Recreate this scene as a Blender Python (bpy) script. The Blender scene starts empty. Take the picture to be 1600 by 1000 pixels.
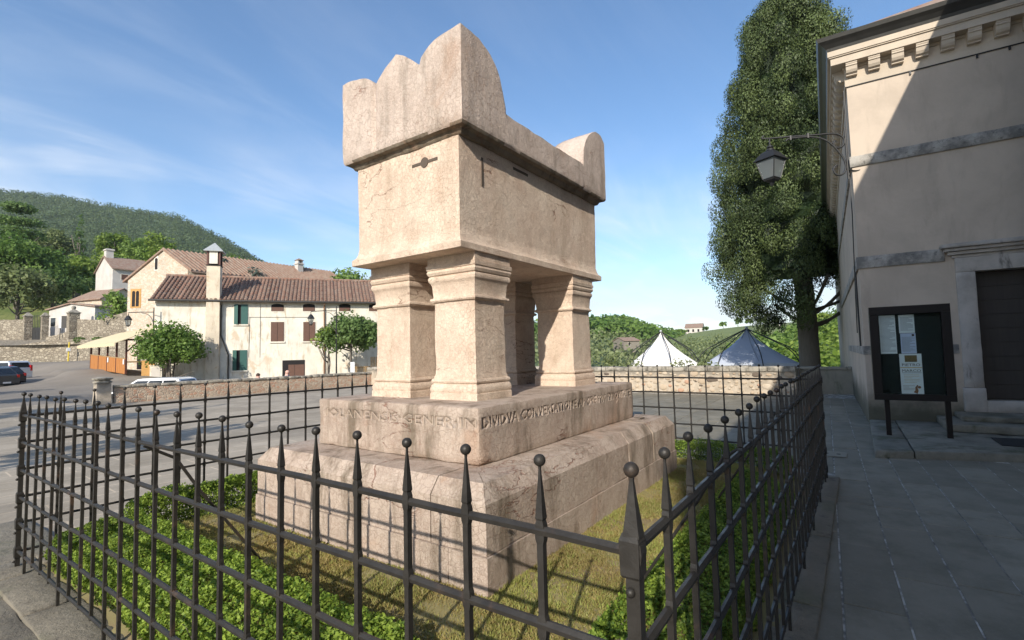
import bpy, bmesh, math, random
import numpy as np
from mathutils import Vector, Matrix, noise

random.seed(7)
rng = np.random.default_rng(11)
R = math.radians
C = bpy.context.scene.collection

# ------------------------------------------------------------------ camera, sky, sun, exposure
H = 1.65
YAW, PITCH, ROLL = 0.6125, 0.0645, -0.0231
fw = Vector((math.cos(PITCH)*math.cos(YAW), math.cos(PITCH)*math.sin(YAW), math.sin(PITCH)))
rt = Vector((math.sin(YAW), -math.cos(YAW), 0.0))
up = rt.cross(fw)
r2 = rt*math.cos(ROLL) + up*math.sin(ROLL)
u2 = up*math.cos(ROLL) - rt*math.sin(ROLL)
cam = bpy.data.cameras.new('camera')
cam.lens = 768.4345/1600*36.0
cam.sensor_width = 36.0
cam.clip_start = 0.05
cam.clip_end = 6000
co = bpy.data.objects.new('camera', cam)
C.objects.link(co)
co.matrix_world = Matrix(((r2.x, u2.x, -fw.x, 0), (r2.y, u2.y, -fw.y, 0), (r2.z, u2.z, -fw.z, H), (0, 0, 0, 1)))
bpy.context.scene.camera = co

SUN_D = Vector((1.0, 0.327, -0.565)).normalized()
SUN_EL = math.asin(-SUN_D.z)
SUN_ROT = math.atan2(-SUN_D.x, -SUN_D.y) % (2*math.pi)
sun = bpy.data.lights.new('sun', 'SUN')
sun.energy = 4.3
sun.angle = R(0.53)
sun.color = (1.0, 0.93, 0.82)
so = bpy.data.objects.new('sun', sun)
C.objects.link(so)
so.rotation_euler = SUN_D.to_track_quat('-Z', 'Y').to_euler()
so.location = (-20, -8, 25)

world = bpy.data.worlds.new('World')
bpy.context.scene.world = world
world.use_nodes = True
wt = world.node_tree
wn, wl = wt.nodes, wt.links
wn.clear()
w_out = wn.new('ShaderNodeOutputWorld')
w_bg = wn.new('ShaderNodeBackground')
w_bg.inputs['Strength'].default_value = 0.15
w_sky = wn.new('ShaderNodeTexSky')
w_sky.sky_type = 'NISHITA'
w_sky.sun_disc = False
w_sky.sun_elevation = SUN_EL
w_sky.sun_rotation = SUN_ROT
w_sky.altitude = 80
w_sky.air_density = 1.0
w_sky.dust_density = 0.7
w_sky.ozone_density = 2.2
w_tc = wn.new('ShaderNodeTexCoord')
# thin high cirrus: direction projected onto a high flat layer, stretched noise
w_sep = wn.new('ShaderNodeSeparateXYZ')
wl.new(w_tc.outputs['Generated'], w_sep.inputs[0])
def wmath(op, a, b=None, c=None):
    n = wn.new('ShaderNodeMath'); n.operation = op
    for i, v in enumerate((a, b, c)):
        if v is None: continue
        if isinstance(v, (int, float)): n.inputs[i].default_value = v
        else: wl.new(v, n.inputs[i])
    return n.outputs[0]
w_z = wmath('ADD', wmath('MAXIMUM', w_sep.outputs[2], 0.0), 0.12)
w_cx = wmath('DIVIDE', w_sep.outputs[0], w_z)
w_cy = wmath('DIVIDE', w_sep.outputs[1], w_z)
w_comb = wn.new('ShaderNodeCombineXYZ')
wl.new(w_cx, w_comb.inputs[0]); wl.new(w_cy, w_comb.inputs[1])
w_map = wn.new('ShaderNodeMapping')
w_map.inputs['Rotation'].default_value = (0, 0, R(28))
w_map.inputs['Scale'].default_value = (0.42, 1.25, 1)
wl.new(w_comb.outputs[0], w_map.inputs[0])
def wnoise(scale, detail, rough, dist, vec):
    n = wn.new('ShaderNodeTexNoise')
    n.inputs['Scale'].default_value = scale; n.inputs['Detail'].default_value = detail
    n.inputs['Roughness'].default_value = rough; n.inputs['Distortion'].default_value = dist
    wl.new(vec, n.inputs['Vector'])
    return n.outputs['Fac']
def wramp(fac, a, b):
    n = wn.new('ShaderNodeMapRange'); n.interpolation_type = 'SMOOTHSTEP'
    n.inputs['From Min'].default_value = a; n.inputs['From Max'].default_value = b
    wl.new(fac, n.inputs['Value'])
    return n.outputs[0]
big = wramp(wnoise(0.62, 4, 0.55, 0.6, w_comb.outputs[0]), 0.36, 0.64)
fine = wramp(wnoise(1.35, 10, 0.60, 1.2, w_map.outputs[0]), 0.40, 0.72)
veil = wmath('MULTIPLY', big, 0.50)
low = wramp(w_sep.outputs[2], 0.46, 0.02)
cl = wmath('ADD', wmath('MULTIPLY', wmath('MULTIPLY', fine, wmath('ADD', big, 0.40)), wmath('ADD', wmath('MULTIPLY', low, 0.80), 0.10)), wmath('MULTIPLY', veil, low))
cl = wmath('MINIMUM', cl, 0.72)
w_hsv = wn.new('ShaderNodeHueSaturation')
w_hsv.inputs['Saturation'].default_value = 1.12
w_hsv.inputs['Value'].default_value = 1.0
wl.new(w_sky.outputs[0], w_hsv.inputs['Color'])
w_mix = wn.new('ShaderNodeMix'); w_mix.data_type = 'RGBA'
wl.new(cl, w_mix.inputs['Factor'])
wl.new(w_hsv.outputs[0], w_mix.inputs['A'])
w_mix.inputs['B'].default_value = (5.0, 5.25, 5.6, 1)
wl.new(w_mix.outputs['Result'], w_bg.inputs['Color'])
wl.new(w_bg.outputs[0], w_out.inputs[0])

vs = bpy.context.scene.view_settings
vs.view_transform = 'Standard'
vs.look = 'None'
vs.exposure = 0.5
vs.gamma = 1.0
vs.use_curve_mapping = False

# ------------------------------------------------------------------ helpers: materials
class NT:
    def __init__(s, name):
        s.m = bpy.data.materials.new(name); s.m.use_nodes = True
        s.t = s.m.node_tree; s.t.nodes.clear()
        s.out = s.t.nodes.new('ShaderNodeOutputMaterial')
        s.b = s.t.nodes.new('ShaderNodeBsdfPrincipled')
        s.t.links.new(s.b.outputs[0], s.out.inputs[0])
        s.tc = s.t.nodes.new('ShaderNodeTexCoord')
        s.geo = None
        s.obj = s.tc.outputs['Object']
    def n(s, typ): return s.t.nodes.new(typ)
    def link(s, a, b): s.t.links.new(a, b)
    def pos(s):
        if s.geo is None: s.geo = s.n('ShaderNodeNewGeometry')
        return s.geo.outputs['Position']
    def set(s, sock, v):
        if isinstance(v, (int, float)): sock.default_value = v
        elif isinstance(v, tuple): sock.default_value = v if len(v) == 4 or len(v) == len(sock.default_value) else (*v, 1)
        else: s.link(v, sock)
    def math(s, op, a, b=None, clamp=False):
        n = s.n('ShaderNodeMath'); n.operation = op; n.use_clamp = clamp
        s.set(n.inputs[0], a)
        if b is not None: s.set(n.inputs[1], b)
        return n.outputs[0]
    def map(s, vec, scale=(1, 1, 1), rot=(0, 0, 0), loc=(0, 0, 0)):
        n = s.n('ShaderNodeMapping')
        n.inputs['Scale'].default_value = scale; n.inputs['Rotation'].default_value = rot; n.inputs['Location'].default_value = loc
        s.link(vec, n.inputs[0]); return n.outputs[0]
    def noise(s, scale, detail=4, rough=0.55, dist=0.0, vec=None, col=False):
        n = s.n('ShaderNodeTexNoise')
        n.inputs['Scale'].default_value = scale; n.inputs['Detail'].default_value = detail
        n.inputs['Roughness'].default_value = rough; n.inputs['Distortion'].default_value = dist
        s.link(vec if vec is not None else s.pos(), n.inputs['Vector'])
        return n.outputs['Color' if col else 'Fac']
    def voro(s, scale, feature='F1', vec=None, out='Distance', rand=1.0):
        n = s.n('ShaderNodeTexVoronoi'); n.feature = feature
        n.inputs['Scale'].default_value = scale; n.inputs['Randomness'].default_value = rand
        s.link(vec if vec is not None else s.pos(), n.inputs['Vector'])
        return n.outputs[out]
    def ramp(s, fac, a, b, lo=0.0, hi=1.0, smooth=True):
        n = s.n('ShaderNodeMapRange'); n.interpolation_type = 'SMOOTHSTEP' if smooth else 'LINEAR'
        n.inputs['From Min'].default_value = a; n.inputs['From Max'].default_value = b
        n.inputs['To Min'].default_value = lo; n.inputs['To Max'].default_value = hi
        s.link(fac, n.inputs['Value']); return n.outputs[0]
    def mix(s, fac, a, b, mode='MIX'):
        n = s.n('ShaderNodeMix'); n.data_type = 'RGBA'; n.blend_type = mode
        s.set(n.inputs['Factor'], fac); s.set(n.inputs['A'], a); s.set(n.inputs['B'], b)
        return n.outputs['Result']
    def distort(s, vec, amt, scale):
        c = s.noise(scale, 3, 0.5, 0, vec, True)
        a = s.n('ShaderNodeVectorMath'); a.operation = 'SUBTRACT'; s.link(c, a.inputs[0]); a.inputs[1].default_value = (.5, .5, .5)
        b = s.n('ShaderNodeVectorMath'); b.operation = 'SCALE'; s.link(a.outputs[0], b.inputs[0]); b.inputs['Scale'].default_value = amt
        d = s.n('ShaderNodeVectorMath'); d.operation = 'ADD'; s.link(vec, d.inputs[0]); s.link(b.outputs[0], d.inputs[1])
        return d.outputs[0]
    def attr(s, name, out='Color'):
        n = s.n('ShaderNodeAttribute'); n.attribute_name = name; return n.outputs[out]
    def objrand(s):
        n = s.n('ShaderNodeObjectInfo'); return n.outputs['Random']
    def bump(s, h, strength=0.4, dist=0.01, prev=None):
        n = s.n('ShaderNodeBump'); n.inputs['Strength'].default_value = strength; n.inputs['Distance'].default_value = dist
        s.link(h, n.inputs['Height'])
        if prev is not None: s.link(prev, n.inputs['Normal'])
        s.link(n.outputs[0], s.b.inputs['Normal']); return n.outputs[0]
    def done(s, col=None, rough=0.8, metal=0.0, spec=None):
        if col is not None: s.set(s.b.inputs['Base Color'], col)
        s.set(s.b.inputs['Roughness'], rough); s.b.inputs['Metallic'].default_value = metal
        if spec is not None: s.b.inputs['Specular IOR Level'].default_value = spec
        return s.m

def simple(name, col, rough=0.6, metal=0.0, var=0.12, scale=6.0, spec=None):
    t = NT(name)
    f = t.noise(scale, 4, 0.6)
    a = tuple(c*(1-var) for c in col); b = tuple(min(1, c*(1+var)) for c in col)
    return t.done(t.mix(f, a, b), rough, metal, spec)

def red_marble(name, light, dark, grey, cell=17.0, stain=0.4):
    t = NT(name)
    v = t.distort(t.pos(), 0.06, 8.0)
    v = t.distort(v, 0.022, 38.0)
    edge = t.voro(cell, 'DISTANCE_TO_EDGE', v)
    e2 = t.voro(cell*2.1, 'DISTANCE_TO_EDGE', v)
    gate = t.ramp(t.noise(2.2, 4, 0.6), 0.36, 0.62)
    c1 = t.math('MULTIPLY', t.ramp(edge, 0.0, 0.038, 1.0, 0.0), t.math('ADD', t.math('MULTIPLY', gate, 0.45), 0.34))
    c2 = t.math('MULTIPLY', t.ramp(e2, 0.0, 0.08, 0.5, 0.0), t.math('SUBTRACT', 1.15, gate))
    crack = t.math('MAXIMUM', c1, c2)
    # long bedding fissures, slightly tilted
    fv = t.map(v, (0.8, 0.8, 3.0), (R(9), R(-7), 0))
    fn = t.noise(1.15, 5, 0.55, 0.4, fv)
    fis = t.ramp(t.math('ABSOLUTE', t.math('SUBTRACT', fn, 0.54)), 0.0, 0.007, 1.0, 0.0)
    fis = t.math('MULTIPLY', fis, t.ramp(t.noise(1.3, 3, 0.5), 0.50, 0.62))
    cellcol = t.voro(cell, 'F1', v, 'Color')
    base = t.mix(t.ramp(t.noise(3.1, 6, 0.62), 0.3, 0.72), dark, light)
    hs = t.n('ShaderNodeSeparateColor'); t.link(cellcol, hs.inputs[0])
    base = t.mix(t.math('MULTIPLY', hs.outputs[0], 0.40), base, tuple(c*1.13 for c in light))
    rust = t.ramp(t.noise(1.7, 5, 0.65, 0.6), 0.56, 0.75)
    base = t.mix(t.math('MULTIPLY', rust, 0.40), base, (0.42, 0.235, 0.135, 1))
    sv = t.map(t.pos(), (2.4, 2.4, 0.5))
    dirt = t.ramp(t.noise(1.6, 8, 0.70, 0.3, sv), 0.46, 0.68)
    base = t.mix(t.math('MULTIPLY', dirt, stain), base, grey)
    gr2 = t.ramp(t.noise(9, 7, 0.75), 0.50, 0.70)
    base = t.mix(t.math('MULTIPLY', gr2, 0.30), base, tuple(c*0.62 for c in dark))
    speck = t.ramp(t.noise(75, 3, 0.6), 0.60, 0.72)
    base = t.mix(t.math('MULTIPLY', speck, 0.40), base, tuple(c*0.50 for c in dark))
    base = t.mix(t.math('MULTIPLY', crack, 0.60), base, (0.25, 0.135, 0.09, 1))
    base = t.mix(t.math('MULTIPLY', fis, 0.75), base, (0.22, 0.10, 0.065, 1))
    h1 = t.math('SUBTRACT', t.math('SUBTRACT', t.noise(60, 5, 0.75), t.math('MULTIPLY', crack, 0.7)), t.math('MULTIPLY', fis, 1.2))
    b1 = t.bump(h1, 0.75, 0.008)
    t.bump(t.noise(11, 6, 0.65), 0.5, 0.02, b1)
    return t.done(base, 0.85, 0, 0.2)

def plaster(name, col, dark, patch, stain_z=None, scale=1.0, amt=0.5):
    t = NT(name)
    f = t.noise(1.1*scale, 7, 0.62, 0.3)
    base = t.mix(t.ramp(f, 0.35, 0.68), col, tuple(c*0.84 for c in col))
    sv = t.map(t.pos(), (2.4*scale, 2.4*scale, 0.5*scale))
    st = t.ramp(t.noise(1.3, 7, 0.7, 0.4, sv), 0.50, 0.74)
    base = t.mix(t.math('MULTIPLY', st, amt), base, dark)
    p = t.ramp(t.noise(0.55*scale, 5, 0.6, 0.8), 0.60, 0.68)
    base = t.mix(t.math('MULTIPLY', p, amt*0.8), base, patch)
    if stain_z:
        sp = t.n('ShaderNodeSeparateXYZ'); t.link(t.pos(), sp.inputs[0])
        zz = t.math('ADD', sp.outputs[2], t.math('MULTIPLY', t.noise(1.9, 6, 0.65), -0.9))
        base = t.mix(t.ramp(zz, stain_z[0], stain_z[1], 0.85, 0.0), base, stain_z[2])
    t.bump(t.noise(24*scale, 5, 0.65), 0.25, 0.01)
    return t.done(base, 0.9, 0, 0.2)

def leafmat(name, lo, hi, trans=0.25):
    t = NT(name)
    a = t.attr('tint', 'Fac')
    col = t.mix(a, lo, hi)
    br = t.mix(t.ramp(t.noise(0.9, 3, 0.5), 0.35, 0.7), (0.82, 0.82, 0.82, 1), (1.12, 1.1, 1.05, 1))
    col = t.mix(1.0, col, br, 'MULTIPLY')
    t.done(col, 0.55, 0, 0.3)
    tr = t.n('ShaderNodeBsdfTranslucent')
    t.link(col, tr.inputs[0])
    ms = t.n('ShaderNodeMixShader'); ms.inputs[0].default_value = trans
    t.link(t.b.outputs[0], ms.inputs[1]); t.link(tr.outputs[0], ms.inputs[2])
    t.link(ms.outputs[0], t.out.inputs[0])
    return t.m

def rubble(name, light, dark, mortar, scale, depth=0.03, bricky=None):
    t = NT(name)
    v = t.distort(t.map(t.pos(), (1, 1, 1.5)), 0.12, 2.0)
    e = t.voro(scale, 'DISTANCE_TO_EDGE', v)
    c = t.voro(scale, 'F1', v, 'Color')
    s = t.n('ShaderNodeSeparateColor'); t.link(c, s.inputs[0])
    col = t.mix(s.outputs[0], dark, light)
    if bricky: col = t.mix(t.ramp(s.outputs[1], 0.5, 0.6), col, bricky)
    col = t.mix(t.ramp(t.noise(1.2, 5, 0.6), 0.45, 0.7, 0, 0.4), col, tuple(x*0.6 for x in dark))
    col = t.mix(t.ramp(e, 0.02, 0.09, 1, 0), col, mortar)
    b = t.bump(t.ramp(e, 0.0, 0.14), 0.8, depth)
    t.bump(t.noise(14, 4, 0.6), 0.3, 0.01, b)
    return t.done(col, 0.9, 0, 0.2)

M = {}
M['marble'] = red_marble('red_verona_marble', (0.72, 0.595, 0.47), (0.62, 0.47, 0.36), (0.40, 0.30, 0.21), 30, 0.42)
M['marble_lid'] = red_marble('weathered_lid_marble', (0.60, 0.50, 0.425), (0.50, 0.40, 0.33), (0.22, 0.19, 0.15), 25, 0.6)
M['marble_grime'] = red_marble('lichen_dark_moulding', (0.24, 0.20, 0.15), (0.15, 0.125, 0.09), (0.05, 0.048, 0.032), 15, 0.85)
M['marble_base'] = red_marble('weathered_base_marble', (0.50, 0.41, 0.335), (0.40, 0.31, 0.248), (0.175, 0.14, 0.10), 22, 0.95)
t = NT('engraved_groove')
M['groove'] = t.done(t.mix(t.noise(30, 3), (0.36, 0.28, 0.22, 1), (0.46, 0.37, 0.29, 1)), 0.95)
t = NT('wrought_iron')
f = t.noise(14, 6, 0.65)
rustf = t.ramp(t.noise(5.5, 6, 0.7), 0.56, 0.74)
ic = t.mix(f, (0.018, 0.0165, 0.0145, 1), (0.052, 0.047, 0.041, 1))
ic = t.mix(t.math('MULTIPLY', rustf, 0.75), ic, (0.125, 0.075, 0.05, 1))
t.bump(t.noise(60, 4, 0.6), 0.35, 0.004)
M['iron'] = t.done(ic, t.ramp(f, 0.3, 0.8, 0.40, 0.66), 0.25, 0.4)
M['dark_iron'] = simple('black_painted_iron', (0.022, 0.022, 0.022), 0.5, 0.2)
M['rusty_cramp'] = simple('rusty_cramp_iron', (0.10, 0.075, 0.055), 0.8, 0.1, 0.3, 20)
t = NT('paving_trachyte')
rv = t.objrand()
pc = t.mix(rv, (0.195, 0.176, 0.134, 1), (0.262, 0.237, 0.183, 1))
pc = t.mix(t.ramp(t.noise(2.2, 7, 0.68), 0.4, 0.72), pc, (0.15, 0.137, 0.10, 1))
pc = t.mix(t.ramp(t.noise(40, 4, 0.7), 0.55, 0.75, 0, 0.5), pc, (0.27, 0.26, 0.235, 1))
t.bump(t.noise(30, 6, 0.7), 0.5, 0.008)
M['slab'] = t.done(pc, t.ramp(t.noise(3, 5, 0.6), 0.3, 0.7, 0.62, 0.85), 0, 0.4)
t = NT('pale_joint_mortar')
M['mortar'] = t.done(t.mix(t.ramp(t.noise(5, 6, 0.7), 0.42, 0.62), (0.16, 0.15, 0.13, 1), (0.52, 0.50, 0.45, 1)), 0.9)
t = NT('kerb_stone')
kc = t.mix(t.noise(3, 7, 0.65), (0.11, 0.095, 0.07, 1), (0.29, 0.255, 0.195, 1))
kc = t.mix(t.ramp(t.noise(1.4, 5, 0.6), 0.5, 0.68, 0, 0.55), kc, (0.10, 0.11, 0.055, 1))
kc = t.mix(t.ramp(t.noise(7, 7, 0.75), 0.52, 0.70, 0, 0.6), kc, (0.06, 0.05, 0.038, 1))
t.bump(t.noise(22, 6, 0.7), 0.9, 0.02)
M['kerb'] = t.done(kc, 0.9)
M['church'] = plaster('church_plaster', (0.545, 0.455, 0.365), (0.36, 0.30, 0.24), (0.47, 0.395, 0.32), (-0.25, 0.5, (0.065, 0.07, 0.045, 1)), 1.0, 0.6)
M['church_trim'] = plaster('church_cornice_plaster', (0.56, 0.475, 0.375), (0.38, 0.32, 0.25), (0.5, 0.43, 0.34), None, 1.2, 0.35)
t = NT('string_course_stone')
sc = t.mix(t.ramp(t.noise(2.2, 7, 0.7), 0.35, 0.65), (0.42, 0.39, 0.345, 1), (0.17, 0.16, 0.145, 1))
sc = t.mix(t.ramp(t.noise(11, 5, 0.7), 0.52, 0.66, 0, 0.7), sc, (0.10, 0.095, 0.085, 1))
t.bump(t.noise(20, 5, 0.7), 0.4, 0.01)
M['string'] = t.done(sc, 0.9)
t = NT('door_surround_stone')
sc = t.mix(t.ramp(t.noise(1.6, 7, 0.65), 0.35, 0.7), (0.50, 0.45, 0.40, 1), (0.33, 0.30, 0.265, 1))
sc = t.mix(t.ramp(t.noise(1.5, 6, 0.7, 0.4, t.map(t.pos(), (2, 2, 0.8))), 0.55, 0.7, 0, 0.8), sc, (0.085, 0.08, 0.07, 1))
t.bump(t.noise(18, 5, 0.7), 0.35, 0.01)
M['door_stone'] = t.done(sc, 0.85)
t = NT('mossy_step_stone')
sc = t.mix(t.ramp(t.noise(2.2, 7, 0.65), 0.35, 0.7), (0.23, 0.215, 0.175, 1), (0.12, 0.115, 0.09, 1))
sc = t.mix(t.ramp(t.noise(1.8, 6, 0.7), 0.50, 0.66, 0, 0.75), sc, (0.055, 0.065, 0.028, 1))
t.bump(t.noise(16, 6, 0.7), 0.6, 0.015)
M['step'] = t.done(sc, 0.92)
t = NT('old_door_wood')
wv = t.map(t.pos(), (14, 14, 0.8))
M['door'] = t.done(t.mix(t.noise(1.5, 6, 0.6, 0.3, wv), (0.030, 0.024, 0.020, 1), (0.068, 0.055, 0.045, 1)), 0.7)
M['board'] = simple('black_board_paint', (0.012, 0.009, 0.008), 0.5, 0, 0.2, 6, 0.2)
M['felt'] = simple('dark_green_felt', (0.013, 0.018, 0.015), 0.9, 0, 0.15, 12)
t = NT('paper')
M['paper'] = t.done(t.mix(t.noise(6, 3), (0.62, 0.66, 0.66, 1), (0.76, 0.80, 0.80, 1)), 0.7)
M['ink'] = simple('grey_ink', (0.22, 0.23, 0.25), 0.8)
M['ink_red'] = simple('brown_ink', (0.23, 0.11, 0.05), 0.8)
M['ochre'] = simple('ochre_print', (0.50, 0.33, 0.06), 0.8, 0, 0.4, 40)
M['picture_brown'] = simple('dark_picture_print', (0.17, 0.12, 0.05), 0.8, 0, 0.5, 60)
M['paper_blue'] = simple('bluish_paper', (0.50, 0.56, 0.70), 0.7)
t = NT('board_glass')
t.done((0.9, 0.95, 0.93, 1), 0.03); t.b.inputs['Transmission Weight'].default_value = 1.0; t.b.inputs['IOR'].default_value = 1.02
M['thin_glass'] = t.m
t = NT('lantern_glass')
t.done((0.50, 0.54, 0.55, 1), 0.3); t.b.inputs['Transmission Weight'].default_value = 0.8; t.b.inputs['IOR'].default_value = 1.05
M['lantern_glass'] = t.m
M['bulb'] = simple('amber_bulb_glass', (0.75, 0.42, 0.16), 0.3)
M['gutter'] = simple('weathered_copper_gutter', (0.085, 0.082, 0.075), 0.45, 0.6, 0.3, 4)
M['lead'] = simple('zinc_sheet', (0.42, 0.44, 0.44), 0.5, 0.3, 0.2)

t = NT('bed_soil')
M['soil'] = t.done(t.mix(t.ramp(t.noise(2.2, 6, 0.65), 0.4, 0.65), (0.25, 0.215, 0.09, 1), (0.22, 0.16, 0.085, 1)), 0.95)
t = NT('bare_earth')
t.bump(t.noise(30, 6, 0.75), 0.9, 0.02)
M['earth'] = t.done(t.mix(t.ramp(t.noise(5, 7, 0.7), 0.35, 0.68), (0.11, 0.085, 0.06, 1), (0.24, 0.20, 0.15, 1)), 0.95)
M['grass'] = leafmat('mossy_dry_grass', (0.34, 0.265, 0.105), (0.30, 0.335, 0.09), 0.28)
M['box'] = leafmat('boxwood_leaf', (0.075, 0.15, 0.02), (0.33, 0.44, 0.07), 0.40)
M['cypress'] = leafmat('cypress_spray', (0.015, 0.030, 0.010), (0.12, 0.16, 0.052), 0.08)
M['leaf_mid'] = leafmat('mid_green_leaf', (0.10, 0.185, 0.035), (0.26, 0.375, 0.09), 0.44)
M['leaf_light'] = leafmat('light_green_leaf', (0.14, 0.225, 0.03), (0.31, 0.40, 0.085), 0.42)
M['leaf_dark'] = leafmat('dark_green_leaf', (0.058, 0.115, 0.032), (0.175, 0.265, 0.08), 0.40)
M['leaf_blue'] = leafmat('grey_blue_needle', (0.06, 0.085, 0.065), (0.16, 0.20, 0.165), 0.15)
M['leaf_olive'] = leafmat('olive_grey_leaf', (0.15, 0.19, 0.065), (0.33, 0.37, 0.19), 0.35)
M['leaf_red'] = leafmat('reddish_leaf', (0.12, 0.03, 0.025), (0.32, 0.09, 0.06), 0.3)
t = NT('bark')
M['bark'] = t.done(t.mix(t.noise(3, 6, 0.65, 0.3, t.map(t.pos(), (6, 6, 0.8))), (0.075, 0.062, 0.05, 1), (0.19, 0.165, 0.135, 1)), 0.95)
t = NT('roof_tile_clay')
rc = t.mix(t.objrand(), (0.18, 0.085, 0.055, 1), (0.31, 0.165, 0.112, 1))
rc = t.mix(t.ramp(t.noise(1.9, 6, 0.7), 0.38, 0.66), rc, (0.28, 0.205, 0.155, 1))
rc = t.mix(t.ramp(t.noise(6.0, 4, 0.7), 0.48, 0.66, 0, 0.8), rc, (0.10, 0.078, 0.062, 1))
M['tile'] = t.done(rc, 0.9)
t = NT('old_roof_tile')
rc = t.mix(t.ramp(t.noise(2.5, 6, 0.7), 0.35, 0.65), (0.25, 0.145, 0.10, 1), (0.31, 0.235, 0.18, 1))
rc = t.mix(t.ramp(t.noise(7, 4, 0.7), 0.5, 0.68, 0, 0.7), rc, (0.13, 0.10, 0.08, 1))
M['tile_old'] = t.done(rc, 0.9)
M['house'] = plaster('cream_house_plaster', (0.74, 0.69, 0.585), (0.44, 0.34, 0.22), (0.55, 0.43, 0.30), None, 1.1, 1.0)
M['stained'] = plaster('stained_chimney_plaster', (0.66, 0.57, 0.44), (0.36, 0.25, 0.15), (0.50, 0.36, 0.22), None, 1.4, 0.9)
M['white_plaster'] = plaster('white_plaster', (0.58, 0.54, 0.49), (0.5, 0.45, 0.4), (0.6, 0.55, 0.5), None, 0.6, 0.4)
M['old_wall'] = rubble('old_stone_wall', (0.62, 0.56, 0.46), (0.49, 0.425, 0.335), (0.58, 0.52, 0.42), 5.5, 0.02, (0.54, 0.40, 0.29))
M['rubble'] = rubble('rubble_retaining_wall', (0.40, 0.35, 0.27), (0.22, 0.185, 0.14), (0.20, 0.17, 0.13), 2.4, 0.06)
M['brick_wall'] = rubble('mixed_brick_rubble', (0.50, 0.41, 0.31), (0.36, 0.27, 0.20), (0.44, 0.37, 0.285), 7.0, 0.02, (0.42, 0.26, 0.18))
t = NT('lime_mortar_wall')
mc = t.mix(t.ramp(t.noise(2.5, 7, 0.66), 0.35, 0.68), (0.50, 0.42, 0.325, 1), (0.34, 0.285, 0.215, 1))
sp = t.n('ShaderNodeSeparateXYZ'); t.link(t.pos(), sp.inputs[0])
mc = t.mix(t.math('MULTIPLY', t.ramp(t.math('ADD', sp.outputs[2], t.math('MULTIPLY', t.noise(3, 5, 0.7), 0.5)), 0.80, 1.05), 0.75), mc, (0.17, 0.155, 0.13, 1))
t.bump(t.noise(14, 6, 0.7), 0.6, 0.02)
M['lime'] = t.done(mc, 0.92)
M['mossy'] = plaster('mossy_old_render', (0.27, 0.25, 0.20), (0.10, 0.11, 0.065), (0.16, 0.16, 0.11), None, 2.0, 0.8)
t = NT('wall_stone')
wc = t.mix(t.objrand(), (0.38, 0.28, 0.19, 1), (0.52, 0.44, 0.34, 1))
wc = t.mix(t.ramp(t.noise(6, 5, 0.65), 0.4, 0.7), wc, (0.43, 0.34, 0.235, 1))
t.bump(t.noise(20, 5, 0.7), 0.5, 0.015)
M['stone'] = t.done(wc, 0.9)
M['stone_red'] = simple('reddish_wall_stone', (0.44, 0.27, 0.18), 0.9, 0, 0.25, 8)
M['stone_dark'] = simple('dark_wall_stone', (0.13, 0.10, 0.075), 0.9, 0, 0.3, 8)
t = NT('coping')
wc = t.mix(t.ramp(t.noise(4, 7, 0.7), 0.38, 0.66), (0.37, 0.335, 0.275, 1), (0.13, 0.118, 0.095, 1))
t.bump(t.noise(16, 5, 0.7), 0.5, 0.02)
M['coping'] = t.done(wc, 0.92)
t = NT('ground_cover')
a = t.attr('road', 'Fac')
gr = t.mix(t.ramp(t.noise(0.35, 7, 0.65), 0.35, 0.68), (0.075, 0.11, 0.030, 1), (0.17, 0.18, 0.065, 1))
gr = t.mix(t.ramp(t.noise(1.5, 5, 0.6), 0.5, 0.7, 0, 0.6), gr, (0.045, 0.075, 0.02, 1))
rd = t.mix(t.ramp(t.noise(0.5, 8, 0.68), 0.35, 0.68), (0.30, 0.255, 0.195, 1), (0.44, 0.38, 0.30, 1))
rd = t.mix(t.ramp(t.noise(22, 5, 0.7), 0.5, 0.72, 0, 0.45), rd, (0.50, 0.44, 0.35, 1))
bt = t.n('ShaderNodeTexBrick'); t.link(t.map(t.pos(), (1, 1, 1), (0, 0, R(2.6))), bt.inputs['Vector'])
bt.inputs['Scale'].default_value = 1.0; bt.inputs['Brick Width'].default_value = 1.3; bt.inputs['Row Height'].default_value = 0.5; bt.inputs['Mortar Size'].default_value = 0.012
bt.inputs['Color1'].default_value = (1, 1, 1, 1); bt.inputs['Color2'].default_value = (0.9, 0.9, 0.9, 1); bt.inputs['Mortar'].default_value = (1.35, 1.3, 1.25, 1)
pv = t.attr('paved', 'Fac')
rd = t.mix(pv, rd, t.mix(1.0, rd, bt.outputs['Color'], 'MULTIPLY'))
rd = t.mix(t.math('MULTIPLY', t.math('SUBTRACT', 1.0, pv), 0.75), rd, (0.19, 0.168, 0.145, 1))
rd = t.mix(t.ramp(t.noise(0.28, 5, 0.6, 1.2), 0.52, 0.60, 0, 0.35), rd, (0.20, 0.178, 0.145, 1))
M['ground'] = None
t.bump(t.noise(18, 6, 0.7), 0.35, 0.01)
M['ground'] = t.done(t.mix(a, gr, rd), 0.9, 0, 0.25)
t = NT('mountain_forest_floor')
M['mount'] = t.done(t.mix(t.ramp(t.noise(0.03, 8, 0.7), 0.35, 0.65), (0.05, 0.08, 0.032, 1), (0.085, 0.12, 0.045, 1)), 0.95)
M['forest'] = leafmat('distant_tree_crown', (0.075, 0.122, 0.045), (0.145, 0.20, 0.075), 0.40)
t = NT('vineyard_slope')
wv = t.n('ShaderNodeTexWave'); wv.wave_type = 'BANDS'; wv.inputs['Scale'].default_value = 0.16; wv.inputs['Distortion'].default_value = 0.8
t.link(t.map(t.pos(), (1, 1, 1), (0, 0, R(-52))), wv.inputs['Vector'])
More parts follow.
